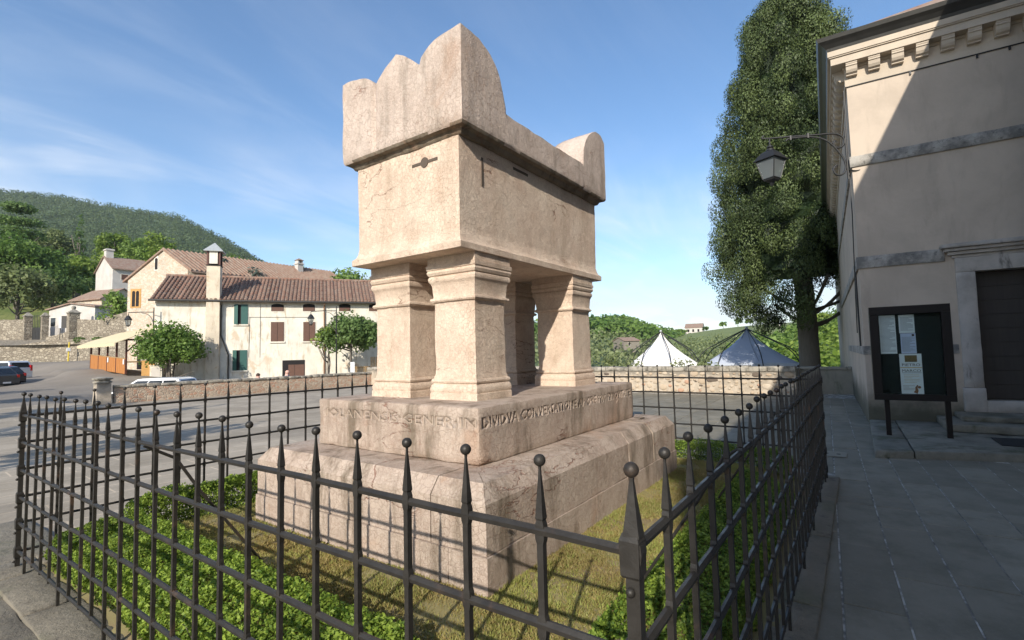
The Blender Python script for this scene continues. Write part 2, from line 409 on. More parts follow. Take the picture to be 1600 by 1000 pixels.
vy = t.mix(t.ramp(wv.outputs['Fac'], 0.3, 0.7), (0.10, 0.14, 0.035, 1), (0.21, 0.235, 0.075, 1))
M['vineyard'] = t.done(t.mix(t.ramp(t.noise(0.02, 6, 0.7), 0.45, 0.6), vy, (0.10, 0.13, 0.04, 1)), 0.95)
M['shutter_green'] = simple('green_shutter', (0.022, 0.09, 0.075), 0.55, 0, 0.2)
M['shutter_brown'] = simple('brown_shutter', (0.115, 0.055, 0.035), 0.6, 0, 0.25)
M['dark'] = simple('dark_interior', (0.012, 0.010, 0.010), 0.9)
M['window_glass'] = simple('window_glass', (0.02, 0.024, 0.028), 0.08, 0, 0.1, 3, 0.6)
M['pipe'] = simple('dark_downpipe', (0.05, 0.045, 0.04), 0.5, 0.2)
M['pipe_brown'] = simple('brown_downpipe', (0.21, 0.115, 0.065), 0.5, 0.2)
M['brick_trim'] = simple('orange_brick_trim', (0.48, 0.27, 0.09), 0.85, 0, 0.3, 5)
t = NT('varnished_boards')
M['wood'] = t.done(t.mix(t.noise(2.0, 5, 0.6, 0.3, t.map(t.pos(), (7, 7, 0.8))), (0.34, 0.125, 0.028, 1), (0.52, 0.22, 0.055, 1)), 0.5)
M['wood_dark'] = simple('dark_red_timber', (0.10, 0.035, 0.022), 0.6, 0, 0.2)
M['wood_pale'] = simple('pale_timber', (0.38, 0.25, 0.12), 0.7, 0, 0.2)
M['awning'] = simple('cream_awning', (0.62, 0.52, 0.33), 0.85, 0, 0.06)
M['tent_white'] = simple('white_tent_fabric', (0.78, 0.76, 0.74), 0.8, 0, 0.05, 2)
t = NT('grey_tent_fabric')
M['tent_grey'] = t.done(t.mix(t.noise(1.1, 4, 0.5), (0.42, 0.46, 0.54, 1), (0.47, 0.51, 0.59, 1)), 0.7)
M['silver_paint'] = simple('silver_car_paint', (0.62, 0.64, 0.67), 0.25, 0.3, 0.03)
M['black_paint'] = simple('black_car_paint', (0.012, 0.016, 0.028), 0.15, 0.1, 0.1)
M['grey_paint'] = simple('dark_grey_car_paint', (0.06, 0.07, 0.075), 0.2, 0.2, 0.1)
M['white_paint'] = simple('white_car_paint', (0.80, 0.80, 0.80), 0.2, 0, 0.02)
M['tyre'] = simple('tyre_rubber', (0.015, 0.015, 0.015), 0.85)
M['rim'] = simple('alloy_rim', (0.6, 0.6, 0.6), 0.3, 0.7)
M['tail'] = simple('red_lamp_lens', (0.50, 0.02, 0.02), 0.2)
M['red_plastic'] = simple('red_plastic', (0.62, 0.035, 0.03), 0.5)
M['skin'] = simple('skin', (0.62, 0.36, 0.28), 0.6, 0, 0.06)
M['hair'] = simple('brown_hair', (0.045, 0.022, 0.014), 0.7)
M['cloth_a'] = simple('grey_shirt', (0.30, 0.30, 0.32), 0.9)
M['cloth_b'] = simple('wine_shirt', (0.20, 0.06, 0.06), 0.9)
M['trouser'] = simple('dark_trousers', (0.05, 0.055, 0.075), 0.9)
M['yellow'] = simple('yellow_post_paint', (0.62, 0.47, 0.05), 0.6)
M['sign_white'] = simple('white_enamel', (0.75, 0.77, 0.78), 0.4)

# ------------------------------------------------------------------ helpers: objects and meshes
ROOTM = {}
def thing(name, label, cat, loc=(0, 0, 0), rz=0.0, group=None, local=False):
    o = bpy.data.objects.new(name, None); C.objects.link(o)
    o.location = loc; o.rotation_euler = (0, 0, rz); o.empty_display_size = 0.2
    o['label'] = label; o['category'] = cat
    if group: o['group'] = group
    m = Matrix.Translation(Vector(loc)) @ Matrix.Rotation(rz, 4, 'Z')
    ROOTM[o.name] = Matrix.Identity(4) if local else m.inverted()
    return o
def tag(o, label, cat, group=None):
    o['label'] = label; o['category'] = cat
    if group: o['group'] = group
    return o
def frame_of(o):
    while o is not None:
        if o.name in ROOTM: return ROOTM[o.name]
        o = o.parent
    return Matrix.Identity(4)

class MB:
    def __init__(s): s.v = []; s.f = []; s.mi = []; s.cur = 0
    def add(s, verts, faces):
        b = len(s.v); s.v += [tuple(v) for v in verts]
        for f in faces: s.f.append(tuple(b+i for i in f)); s.mi.append(s.cur)
        return s
    def box(s, x0, x1, y0, y1, z0, z1):
        return s.add([(x0, y0, z0), (x1, y0, z0), (x1, y1, z0), (x0, y1, z0), (x0, y0, z1), (x1, y0, z1), (x1, y1, z1), (x0, y1, z1)],
                     [(3, 2, 1, 0), (4, 5, 6, 7), (0, 1, 5, 4), (1, 2, 6, 5), (2, 3, 7, 6), (3, 0, 4, 7)])
    def loft(s, rings, cap0=True, cap1=True, closed=True):
        n = len(rings[0]); vs = [p for r in rings for p in r]; fs = []
        for k in range(len(rings)-1):
            for i in range(n if closed else n-1):
                j = (i+1) % n
                fs.append((k*n+i, k*n+j, (k+1)*n+j, (k+1)*n+i))
        if cap0: fs.append(tuple(reversed(range(n))))
        if cap1: fs.append(tuple(range((len(rings)-1)*n, len(rings)*n)))
        return s.add(vs, fs)
    def rects(s, cx, cy, hx, hy, prof):   # prof: (z, offset) rectangular rings
        return s.loft([[(cx-hx-o, cy-hy-o, z), (cx+hx+o, cy-hy-o, z), (cx+hx+o, cy+hy+o, z), (cx-hx-o, cy+hy+o, z)] for z, o in prof])
    def prism(s, poly, z0, z1):
        return s.loft([[(x, y, z0) for x, y in poly], [(x, y, z1) for x, y in poly]])
    def tube(s, path, r, n=8, cap=True):
        path = [Vector(p) for p in path]; rings = []; prev = None
        rs = r if isinstance(r, (list, tuple)) else [r]*len(path)
        for i, p in enumerate(path):
            d = (path[min(i+1, len(path)-1)] - path[max(i-1, 0)]).normalized()
            if prev is None:
                a = d.orthogonal().normalized()
            else:
                a = (prev - d*prev.dot(d)).normalized()
            prev = a; b = d.cross(a)
            rings.append([tuple(p + (a*math.cos(2*math.pi*k/n) + b*math.sin(2*math.pi*k/n))*rs[i]) for k in range(n)])
        return s.loft(rings, cap, cap)
    def lathe(s, prof, c, n=12):
        return s.loft([[(c[0]+r*math.cos(2*math.pi*k/n), c[1]+r*math.sin(2*math.pi*k/n), c[2]+z) for k in range(n)] for r, z in prof])
    def sphere(s, c, r, n=12, m=8):
        return s.lathe([(max(1e-4, r*math.sin(math.pi*i/m)), -r*math.cos(math.pi*i/m)) for i in range(m+1)], c, n)
    def xform(s, Mx, start=0):
        for i in range(start, len(s.v)): s.v[i] = tuple(Mx @ Vector(s.v[i]))
        return s
    def build(s, name, mat, parent=None, smooth=False, link=True):
        me = bpy.data.meshes.new(name)
        fm = frame_of(parent) if parent else Matrix.Identity(4)
        me.from_pydata([tuple(fm @ Vector(v)) for v in s.v], [], s.f)
        mats = mat if isinstance(mat, (list, tuple)) else [mat]
        for m in mats: me.materials.append(m)
        if len(mats) > 1: me.polygons.foreach_set('material_index', s.mi)
        if smooth: me.polygons.foreach_set('use_smooth', [True]*len(me.polygons))
        me.update()
        o = bpy.data.objects.new(name, me); C.objects.link(o)
        if parent: o.parent = parent
        return o

def recalc(o):
    bm = bmesh.new(); bm.from_mesh(o.data); bmesh.ops.recalc_face_normals(bm, faces=bm.faces); bm.to_mesh(o.data); bm.free()
    return o

def roughen(o, cell, amp, freq, chip=0.0, bev=0.0, maxcuts=60, seed=0.0):
    """subdivide to about cell size and displace: worn stone with soft, chipped arrises"""
    bm = bmesh.new(); bm.from_mesh(o.data)
    bmesh.ops.remove_doubles(bm, verts=bm.verts, dist=1e-5)
    bmesh.ops.recalc_face_normals(bm, faces=bm.faces)
    if bev > 0:
        es = [e for e in bm.edges if len(e.link_faces) == 2 and e.calc_face_angle(0) > 0.5]
        bmesh.ops.bevel(bm, geom=es, offset=bev, segments=2, affect='EDGES', profile=0.6, clamp_overlap=True)
    sharp = set()
    for it in range(8):
        es = [e for e in bm.edges if e.calc_length() > cell*1.5]
        if not es or len(bm.verts) > 60000: break
        bmesh.ops.subdivide_edges(bm, edges=es, cuts=1, use_grid_fill=True)
    bmesh.ops.triangulate(bm, faces=[f for f in bm.faces if len(f.verts) > 4])
    bm.normal_update()
    mv = {}
    for v in bm.verts:
        p = o.matrix_basis @ v.co + Vector((seed, seed*2.3, 0))
        if o.parent: p = p + o.parent.location
        d = noise.noise(p*freq)*amp + noise.noise(p*freq*3.7)*amp*0.5
        if chip:
            ang = max((e.calc_face_angle(0) for e in v.link_edges if len(e.link_faces) == 2), default=0)
            c = noise.noise(p*5.0) + 0.5*noise.noise(p*17.0)
            if ang > 0.25: d -= chip*max(0.0, c+0.1)*min(1, ang)
        mv[v] = v.normal*d
    for v, d in mv.items(): v.co += d
    for f in bm.faces: f.smooth = True
    for e in bm.edges:
        if len(e.link_faces) == 2 and e.calc_face_angle(0) > 0.6: e.smooth = False
    bm.to_mesh(o.data); bm.free(); o.data.update()
    return o

def struct(o):
    o['kind'] = 'structure'; return o

def quads_mesh(name, P, A, B, tint, mat, parent=None, tri=False, kite=True):
    """many small leaf faces: centre P, half-vectors A (long) and B (wide)"""
    n = len(P)
    if parent is not None:
        fm = np.array(frame_of(parent)); P = P@fm[:3, :3].T + fm[:3, 3]; A = A@fm[:3, :3].T; B = B@fm[:3, :3].T
    if tri:
        V = np.stack([P-B, P+B, P+A*2], 1); k = 3
    else:
        V = np.stack([P-A, P+B-A*0.1, P+A, P-B-A*0.1], 1) if kite else np.stack([P-A-B, P-A+B, P+A+B, P+A-B], 1); k = 4
    me = bpy.data.meshes.new(name)
    me.vertices.add(n*k); me.vertices.foreach_set('co', V.reshape(-1).astype(np.float32))
    me.loops.add(n*k); me.loops.foreach_set('vertex_index', np.arange(n*k, dtype=np.int32))
    me.polygons.add(n); me.polygons.foreach_set('loop_start', np.arange(0, n*k, k, dtype=np.int32))
    at = me.attributes.new('tint', 'FLOAT', 'POINT'); at.data.foreach_set('value', np.repeat(tint, k).astype(np.float32))
    me.materials.append(mat); me.update(calc_edges=True)
    o = bpy.data.objects.new(name, me); C.objects.link(o)
    if parent is not None: o.parent = parent
    return o

def unit(v): return v/np.maximum(np.linalg.norm(v, axis=-1, keepdims=True), 1e-9)
def leaf_dirs(n, N, spread, size, aspect, g):
    nn = unit(N + spread*g.normal(size=(n, 3)))
    t = unit(np.cross(nn, g.normal(size=(n, 3)))); b = np.cross(nn, t)
    s = size*(0.65+0.7*g.random((n, 1)))
    return t*s, b*s*aspect

def blob_leaves(blobs, per, size, aspect=0.55, spread=0.7, seed=1, shell=0.62, down=0.0, tn=0.22):
    """leaf faces through the outer half of many small clumps"""
    g = np.random.default_rng(seed); Ps, As, Bs, Ts = [], [], [], []
    for c, r, tb in blobs:
        r = np.array(r, float) if np.ndim(r) else np.array([r, r, r], float)
        n = max(6, int(per*(np.prod(r)**(2/3))))
        d = unit(g.normal(size=(n, 3)))
        rad = shell + (1.08-shell)*g.random((n, 1))**0.6
        P = np.array(c) + d*r*rad
        N = unit(d/np.maximum(r, 1e-3)*r.mean() + np.array([0, 0, 0.25]))
        A, B = leaf_dirs(n, N, spread, size, aspect, g)
        if down: A = A + np.array([0, 0, -down*size])
        Ps.append(P); As.append(A); Bs.append(B); Ts.append(np.clip(tb + tn*g.normal(size=n), 0, 1))
    return np.concatenate(Ps), np.concatenate(As), np.concatenate(Bs), np.concatenate(Ts)

def text_mesh(body, size, depth, name='lettering', res=2, sx=1.0, bold=0.0):
    cu = bpy.data.curves.new(name, 'FONT'); cu.body = body; cu.size = size; cu.extrude = depth; cu.resolution_u = res
    cu.offset = bold
    ob = bpy.data.objects.new(name, cu); C.objects.link(ob)
    dg = bpy.context.evaluated_depsgraph_get()
    me = bpy.data.meshes.new_from_object(ob.evaluated_get(dg))
    bpy.data.objects.remove(ob); bpy.data.curves.remove(cu)
    me.name = name
    return me

# ------------------------------------------------------------------ ground sheet
RT2 = np.array([math.sin(YAW), -math.cos(YAW)]); FW2 = np.array([math.cos(YAW), math.sin(YAW)])
def ctl(px, d): return FW2*d + RT2*((px-800)/768.4*d)
CT = [(138, 20, 0), (300, 20, 0), (500, 20, 0), (100, 25, 0), (60, 30, 0), (20, 30, 0), (0, 20, 0), (22, 37, 0), (40, 46, 0.15), (80, 44, .35), (120, 33, 0.1), (-60, 30, 0), (-60, 45, .2),
      (210, 24, -.75), (250, 27, -.85), (300, 27, -.75), (400, 28, -.75), (500, 28, -.75), (580, 31, -.7), (340, 33, -.5), (450, 37, -.5), (160, 30, -.05), (180, 34, .25),
      (240, 38, .3), (300, 39, .1), (350, 40, -.1), (500, 43, -.3), (580, 46, -.3), (145, 40, 1.05), (197, 38, .7), (222, 37, .55), (110, 48, 1.0),
      (75, 57, 1.75), (0, 57, 1.6), (150, 54, 1.75), (-60, 60, 1.8), (50, 68, 4.8), (100, 70, 4.9), (180, 68, 5.3), (0, 70, 5.0), (-60, 70, 5.2),
      (100, 92, 12), (0, 92, 13), (200, 92, 13), (300, 92, 12), (420, 92, 8), (550, 110, 6), (0, 150, 36), (150, 150, 32), (300, 150, 24), (450, 150, 10),
      (100, 230, 50), (300, 230, 40), (500, 200, 8), (650, 150, 0), (650, 60, 0), (720, 30, 0), (250, 60, 3), (400, 62, 2.5), (500, 62, 1),
      (900, 25, -2.6), (1000, 25, -2.8), (1100, 28, -3), (1250, 26, -1.2), (1250, 34, -2.5), (1100, 60, -6), (900, 60, -6), (1300, 60, -6), (1500, 60, -4), (1100, 120, -9), (850, 120, -7), (1400, 120, -8),
      (1000, 300, -8), (1300, 300, -8), (700, 400, -4), (1000, 900, -10), (1400, 900, -10), (500, 900, -10), (0, 900, -10), (800, 1500, -10)]
CP = np.array([ctl(a, b) for a, b, c in CT] + [(0, 0), (4, 3), (9, 3), (14, 6), (17, 3), (10, 12), (5, 18), (14, 20), (17, 15), (-5, 5), (-10, -10), (5, -8), (15, -5), (-20, 20), (-40, -40), (-15, 45), (10, -40), (40, -60)])
CZ = np.array([c for a, b, c in CT] + [0.0]*15 + [0.0, 0.0, -3.0])
def ground_z(X, Y):
    X = np.asarray(X, float); Y = np.asarray(Y, float)
    d2 = (X[..., None]-CP[:, 0])**2 + (Y[..., None]-CP[:, 1])**2 + 0.3
    w = d2**-1.9
    return (w*CZ).sum(-1)/w.sum(-1) - 0.03
def gz(x, y): return float(ground_z(np.array([x]), np.array([y]))[0])

def in_piazza(X, Y):
    # inside of the L-shaped parapet: west of x=18.9, south of the brick wall line
    wall_y = 24.4 + (X-6.7)*(-0.105)
    return (X < 18.9) & (Y < np.where(X > 6.4, wall_y+0.3, 30.0))
def piecewise(a, b, n, g0, k):
    return None
def axis(lo, hi, core0, core1, step, grow):
    xs = list(np.arange(core0, core1+1e-6, step)); s = step
    x = core1
    while x < hi: s *= grow; x += s; xs.append(x)
    x = core0; s = step
    while x > lo: s *= grow; x -= s; xs.insert(0, x)
    return np.array(xs)
gx = axis(-1500, 2000, -14, 44, 0.5, 1.16); gy = axis(-1500, 2000, -10, 76, 0.6, 1.16)
GX, GY = np.meshgrid(gx, gy, indexing='ij')
GZ = np.zeros_like(GX)
for i in range(GX.shape[0]): GZ[i] = ground_z(GX[i], GY[i])
PZ = in_piazza(GX, GY)
near = (np.hypot(GX-6, GY-8) < 34)
GZ = np.where(PZ & near, -0.03, GZ)
nx, ny = GX.shape
idx = np.arange(nx*ny).reshape(nx, ny)
F = np.stack([idx[:-1, :-1], idx[1:, :-1], idx[1:, 1:], idx[:-1, 1:]], -1).reshape(-1, 4)
me = bpy.data.meshes.new('ground')
me.from_pydata(np.stack([GX, GY, GZ], -1).reshape(-1, 3).tolist(), [], F.tolist())
me.polygons.foreach_set('use_smooth', [True]*len(me.polygons))
dep = GX*FW2[0] + GY*FW2[1]; lat = GX*RT2[0] + GY*RT2[1]; PXc = 800+768.4*lat/np.maximum(dep, 1)
road = np.where(PZ & near, 1.0, 0.0)
road = np.maximum(road, ((PXc < 640) & (dep < 57.5) & (dep > 5) & (GX > -30)).astype(float))
paved = np.where(PZ & (np.hypot(GX-8, GY-8) < 19), 1.0, 0.0)
for nm, arr in (('road', road), ('paved', paved)):
    at = me.attributes.new(nm, 'FLOAT', 'POINT'); at.data.foreach_set('value', arr.reshape(-1).astype(np.float32))
me.materials.append(M['ground'])
ground = bpy.data.objects.new('ground', me); C.objects.link(ground); struct(ground)

# ------------------------------------------------------------------ paving slabs right of and behind the railing
ROT = R(-2.6) + R(5.2)   # the church and its paving lie 2.6 degrees off the tomb
ca, sa = math.cos(R(2.6)), math.sin(R(2.6))
def chu(u, v, z=0.0):     # church frame: v away from the viewer, u to the right along the facade
    return (12.521 + u*0.0454 + v*0.999, -0.089 - u*0.999 + v*0.0454, z)
pav = MB()
pav.add([(0.9, -5.2, -0.007), (19.7, -4.6, -0.007), (19.7, 1.7, -0.007), (18.25, 1.75, -0.007), (18.25, 9.6, -0.007), (7.16, 9.6, -0.007), (7.16, 0.3, -0.007), (0.9, 0.25, -0.007)], [(0, 1, 2, 3, 4, 5, 6, 7)])
pavement = struct(pav.build('pavement', M['mortar']))
ROOTM[pavement.name] = Matrix.Identity(4)
def slab(v0, v1, u0, u1):
    g = 0.006
    z = random.uniform(-0.003, 0.003)
    ring = lambda e, zz: [chu(a, b, zz) for a, b in ((u0+e, v0+e), (u1-e, v0+e), (u1-e, v1-e), (u0+e, v1-e))]
    jit = [random.uniform(-0.004, 0.004) for _ in range(4)]
    r0, r1, r2_ = ring(g, -0.02), ring(g, z-0.003), ring(g+0.006, z)
    r2_ = [(p[0], p[1], p[2]+j*0.6) for p, j in zip(r2_, jit)]
    mb = MB(); mb.loft([r0, r1, r2_], False, True)
    o = mb.build('paving_slab', M['slab'], pavement)
    return recalc(o)
VB = -6.22  # the cross band
u = -8.6
while u < 4.6:
    w = random.choice((0.34, 0.31, 0.36, 0.33)) if u > -1.3 else random.choice((0.42, 0.46, 0.38))
    v = -12.0 + random.uniform(0, 0.8)
    while v < 5.65:
        L = random.choice((0.95, 1.15, 1.35, 0.8)) if u > -1.3 else random.choice((1.2, 1.5, 1.0))
        if v < VB <= v+L+0.25: L = max(0.15, VB - v)
        if abs(v-VB) < 1e-6: L = 0.25
        L = min(L, 5.65-v)
        if L < .12: break
        uc = u+w/2; x, y, _ = chu(uc, v+L/2)
        ok_ = x > .95 and y > -0.30-0.25*x and not (y > .47 and x - L/2 < 7.24) and y < .40*x+.35
        if v+L/2 > -.02 and uc > -.10: ok_ = False          # church
        if v > -3.4 and uc > .16 and v < .05: ok_ = False   # platform
        if ok_: slab(v, v+L, u, u+w)
        v += L
    u += w
mh = thing('drain_cover', 'small square stone drain cover with two holes in the paving beside the railing', 'drain cover', (8.9, 0.42, 0.0), R(2.6))
d = MB(); d.box(8.70, 9.10, 0.24, 0.60, 0.004, 0.010); d.build('cover_plate', M['slab'], mh)
d = MB()
for yy in (0.34, 0.49): d.lathe([(0.028, 0.010), (0.028, 0.0125)], (8.9, yy, 0), 10)
d.build('lifting_hole', M['dark'], mh)

# ------------------------------------------------------------------ raised bed inside the railing: kerb, soil, grass
FX0, FX1, FY0, FY1 = 1.0059, 7.15, 0.4116, 5.5866
NFX, NFY = 27, 23
kerb = struct(MB().box(FX0-0.1, FX0+0.02, FY0, FY1, -0.05, 0.0).build('bed_kerb', M['kerb']))
ROOTM[kerb.name] = Matrix.Identity(4)
def kerbstone(x0, x1, y0, y1, top):
    o = MB().box(x0, x1, y0, y1, -0.06, top).build('kerb_stone', M['kerb'], kerb)
    return roughen(o, 0.12, 0.008, 4.0, 0.012, 0.014)
y = FY0-0.14
while y < FY1+0.1:
    L = random.uniform(0.85, 1.25); y1 = min(y+L, FY1+0.16)
    kerbstone(FX0-0.17, FX0+0.13, y, y1-0.006, 0.035+random.uniform(-0.008, 0.008)); y = y1
for ya, yb in ((FY0-0.13, FY0+0.11), (FY1-0.10, FY1+0.15)):
    x = FX0+0.136
    while x < FX1+0.1:
        L = random.uniform(0.95, 1.4); x1 = min(x+L, FX1+0.15)
        kerbstone(x, x1-0.006, ya, yb, 0.035+random.uniform(-0.006, 0.006)); x = x1
y = FY0+0.116
while y < FY1-0.11:
    y1 = min(y+random.uniform(0.9, 1.3), FY1-0.106); kerbstone(FX1-0.12, FX1+0.14, y, y1-0.006, 0.035); y = y1
MB().add([(-1.4, 1.5, -.024), (.86, 1.5, -.024), (.86, 7.6, -.024), (-1.4, 7.6, -.024)], [(0, 1, 2, 3)]).build('earth', M['earth'])['kind'] = 'structure'
# old flagstones and broken edging outside the front left of the railing
for (x0, x1, y0, y1, zt) in ((-0.2, 0.85, 5.0, 6.3, 0.012), (-0.3, 0.85, 3.62, 4.99, 0.018), (-0.6, 0.85, 2.2, 3.61, 0.01), (-0.9, 0.2, 6.35, 7.5, 0.01), (0.25, 1.4, 5.85, 7.4, 0.006)):
    o = MB().box(x0, x1, y0, y1, -0.05, zt).build('flagstone', M['kerb'], kerb)
    roughen(o, 0.16, 0.02, 2.5, 0.02, 0.02)

TX, TY, TG = 4.0394, 3.0718, 0.2558
def bed_z(X, Y):
    e = np.minimum(np.minimum(X-FX0-0.05, FX1-X-0.05), np.minimum(Y-FY0-0.05, FY1-Y-0.05))
    s = np.clip(e/0.85, 0, 1); s = s*s*(3-2*s)
    return 0.02 + (TG-0.02)*s
bx = np.linspace(FX0+0.08, FX1-0.06, 110); by = np.linspace(FY0+0.06, FY1-0.06, 96)
BX, BY = np.meshgrid(bx, by, indexing='ij')
BZ = bed_z(BX, BY) + 0.012*np.sin(BX*7.3+BY*3.1)*np.sin(BY*6.1-BX*2.0) + 0.005*rng.normal(size=BX.shape)
ii = np.arange(BX.size).reshape(BX.shape)
me = bpy.data.meshes.new('bed_soil')
me.from_pydata(np.stack([BX, BY, BZ], -1).reshape(-1, 3).tolist(), [], np.stack([ii[:-1, :-1], ii[1:, :-1], ii[1:, 1:], ii[:-1, 1:]], -1).reshape(-1, 4).tolist())
me.polygons.foreach_set('use_smooth', [True]*len(me.polygons)); me.materials.append(M['soil'])
soil = bpy.data.objects.new('bed_soil', me); C.objects.link(soil); struct(soil)
NG = 620000
gx_ = FX0+0.2+rng.random(NG)*(FX1-FX0-0.35); gy_ = FY0+0.2+rng.random(NG)*(FY1-FY0-0.35)
keep = ~((np.abs(gx_-TX) < 1.75) & (np.abs(gy_-TY) < 1.24)) & (gx_ < 6.9)
nf = np.array([noise.noise(Vector((a*2.2, b*2.2, 3))) for a, b in zip(gx_[:], gy_[:])])
keep &= (nf > -0.68+0.25*rng.random(NG))
gx_, gy_, nf = gx_[keep], gy_[keep], nf[keep]
P = np.stack([gx_, gy_, bed_z(gx_, gy_)-0.004], -1)
n = len(P)
lean = rng.normal(size=(n, 3))*np.array([1, 1, 0]); hgt = 0.006+0.012*rng.random((n, 1))*(1+0.7*np.clip(nf, 0, 1)[:, None])
A = unit(lean*0.75+np.array([0, 0, 1.0]))*hgt
B = unit(np.cross(A, rng.normal(size=(n, 3))))*(0.0032+0.003*rng.random((n, 1)))
gt = np.clip(0.30+0.8*nf+0.36*rng.normal(size=n), 0, 1)
grass = quads_mesh('grass', P, A, B, gt, M['grass'], None, True); grass['kind'] = 'stuff'
# taller tufts of weed along the foot of the plinth
PP, AA, BB, TT = [], [], [], []
for _ in range(150):
    k = random.random()
    if k < .55: cx_, cy_ = TX-1.77+random.random()*3.5, TY-1.30-abs(random.gauss(0, .16))
    elif k < .8: cx_, cy_ = TX-1.81-abs(random.gauss(0, .2)), TY-1.2+random.random()*2.4
    else: cx_, cy_ = random.uniform(2.0, 5.5), random.uniform(0.9, 1.7)
    m = random.randint(5, 12)
    pz = float(bed_z(np.array([cx_]), np.array([cy_]))[0])
    p = np.array([cx_, cy_, pz]) + rng.normal(size=(m, 3))*np.array([.012, .012, 0])
    a = unit(rng.normal(size=(m, 3))*np.array([.5, .5, 0])+np.array([0, 0, 1]))*random.uniform(.010, .03)
    PP.append(p); AA.append(a); BB.append(unit(np.cross(a, rng.normal(size=(m, 3))))*.0035); TT.append(np.clip(0.9+.15*rng.normal(size=m), 0, 1))
weeds = quads_mesh('weeds', np.concatenate(PP), np.concatenate(AA), np.concatenate(BB), np.concatenate(TT), M['grass'], None, True); weeds['kind'] = 'stuff'

# ------------------------------------------------------------------ boxwood hedges
def hedge(label, x0, x1, y0, y1, h, n, seed, group='clipped box hedges inside the railing', lump=0.07, size=0.0105):
    cx_, cy_ = (x0+x1)/2, (y0+y1)/2
    r = thing('box_hedge', label, 'hedge', (cx_, cy_, 0.05), 0, group)
    g = np.random.default_rng(seed)
    hx, hy = (x1-x0)/2, (y1-y0)/2
    # core of stems
    c = MB()
    for _ in range(int(40*(hx*hy*4)+8)):
        px_, py_ = g.uniform(x0+.06, x1-.06), g.uniform(y0+.06, y1-.06)
        z0 = float(bed_z(np.array([px_]), np.array([py_]))[0])-.02
        c.tube([(px_, py_, z0), (px_+g.normal()*.03, py_+g.normal()*.03, z0+h*.45), (px_+g.normal()*.06, py_+g.normal()*.06, z0+h*.8)], [.006, .004, .002], 4)
    c.build('stems', M['bark'], r)['kind'] = 'stuff'
    areas = np.array([4*hx*hy, 2*hx*h, 2*hx*h, 2*hy*h, 2*hy*h]); k = g.choice(5, n, p=areas/areas.sum())
    a, b = g.uniform(-1, 1, n), g.uniform(-1, 1, n); zz = g.random(n)
    X = np.where(k == 0, a*hx, np.where(k <= 2, a*hx, np.where(k == 3, -hx, hx)))
    Y = np.where(k == 0, b*hy, np.where(k == 1, -hy, np.where(k == 2, hy, a*hy)))
    Z = np.where(k == 0, h, zz*h)
    N = np.zeros((n, 3)); N[k == 0] = (0, 0, 1); N[k == 1] = (0, -1, 0); N[k == 2] = (0, 1, 0); N[k == 3] = (-1, 0, 0); N[k == 4] = (1, 0, 0)
    P = np.stack([X+cx_, Y+cy_, Z], -1)
    # rounded shoulders and lumpy clipped surface
    lum = np.array([noise.noise(Vector(p*np.array([4.5, 4.5, 4.5])+seed))*0.7+noise.noise(Vector(p*11+seed))*0.5 for p in P])
    P += N*(lum[:, None]*lump)
    top = np.clip((P[:, 2]-(h-.1))/.1, 0, 1)[:, None]
    cen = np.array([cx_, cy_, 0]); sh = np.array([1-.16*min(1, .3/max(hx, .05)), 1-.16*min(1, .3/max(hy, .05)), 1])
    P = np.where(top > 0, cen+(P-cen)*(1+(sh-1)*top), P)
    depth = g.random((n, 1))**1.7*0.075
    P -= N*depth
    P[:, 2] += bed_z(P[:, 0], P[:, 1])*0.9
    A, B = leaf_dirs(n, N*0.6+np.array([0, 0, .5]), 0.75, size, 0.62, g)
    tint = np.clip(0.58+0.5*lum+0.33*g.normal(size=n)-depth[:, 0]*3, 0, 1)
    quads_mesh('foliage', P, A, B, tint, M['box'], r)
    return r
hedge('long low box hedge along the front railing, tall grid of bars before it', 1.17, 1.63, 1.70, 4.88, 0.27, 62000, 3)
hedge('box hedge on the road side of the bed, behind the left end of the plinth', 1.62, 2.85, 4.98, 5.42, 0.36, 26000, 5)
hedge('small darker box bush in the far left corner of the bed', 1.15, 1.55, 4.95, 5.42, 0.24, 9000, 9)
hedge('low spreading box hedge along the shaded railing by the stone path', 2.1, 5.7, 0.60, 1.10, 0.22, 46000, 13, lump=0.07)
hedge('clipped box hedge across the far end of the bed, behind the plinth', 6.55, 6.98, 0.72, 3.2, 0.30, 28000, 17)

# ------------------------------------------------------------------ the tomb
tomb = thing('stone_tomb', 'tall pink marble tomb chest raised on four square pillars above a stepped plinth', 'tomb', (TX, TY, 0.0))
a1, b1 = 1.7694, 1.2616
# lower plinth: base course of blocks, then coping course with a chamfered top
def block(x0, x1, y0, y1, z0, z1, mat, name, seed, amp=.002, chip=.008, bev=0, cell=.07):
    o = MB().box(x0, x1, y0, y1, z0, z1).build(name, mat, tomb)
    return roughen(o, cell, amp, 3.0, chip, bev, seed=seed)
def course(cuts_x, cuts_y, hx, hy, z0, z1, th, mat, name):
    s = 0
    for sy in (-1, 1):
        for i in range(len(cuts_x)-1):
            yy = sorted((TY+sy*hy, TY+sy*(hy-th))); s += 1.7
            block(TX+cuts_x[i]+.0015, TX+cuts_x[i+1]-.0015, yy[0], yy[1], z0, z1, mat, name, s)
    for sx in (-1, 1):
        for i in range(len(cuts_y)-1):
            xx = sorted((TX+sx*hx, TX+sx*(hx-th))); s += 1.7
            block(xx[0], xx[1], TY+cuts_y[i]+.0015, TY+cuts_y[i+1]-.0015, z0, z1, mat, name, s)
cyi = b1+.012-.30
course([-a1-.012, -.35, .52, 1.18, a1+.012], [-cyi, -.55, .2, cyi], a1+.012, b1+.012, 0.1, 0.474, .30, M['marble_base'], 'base_block')
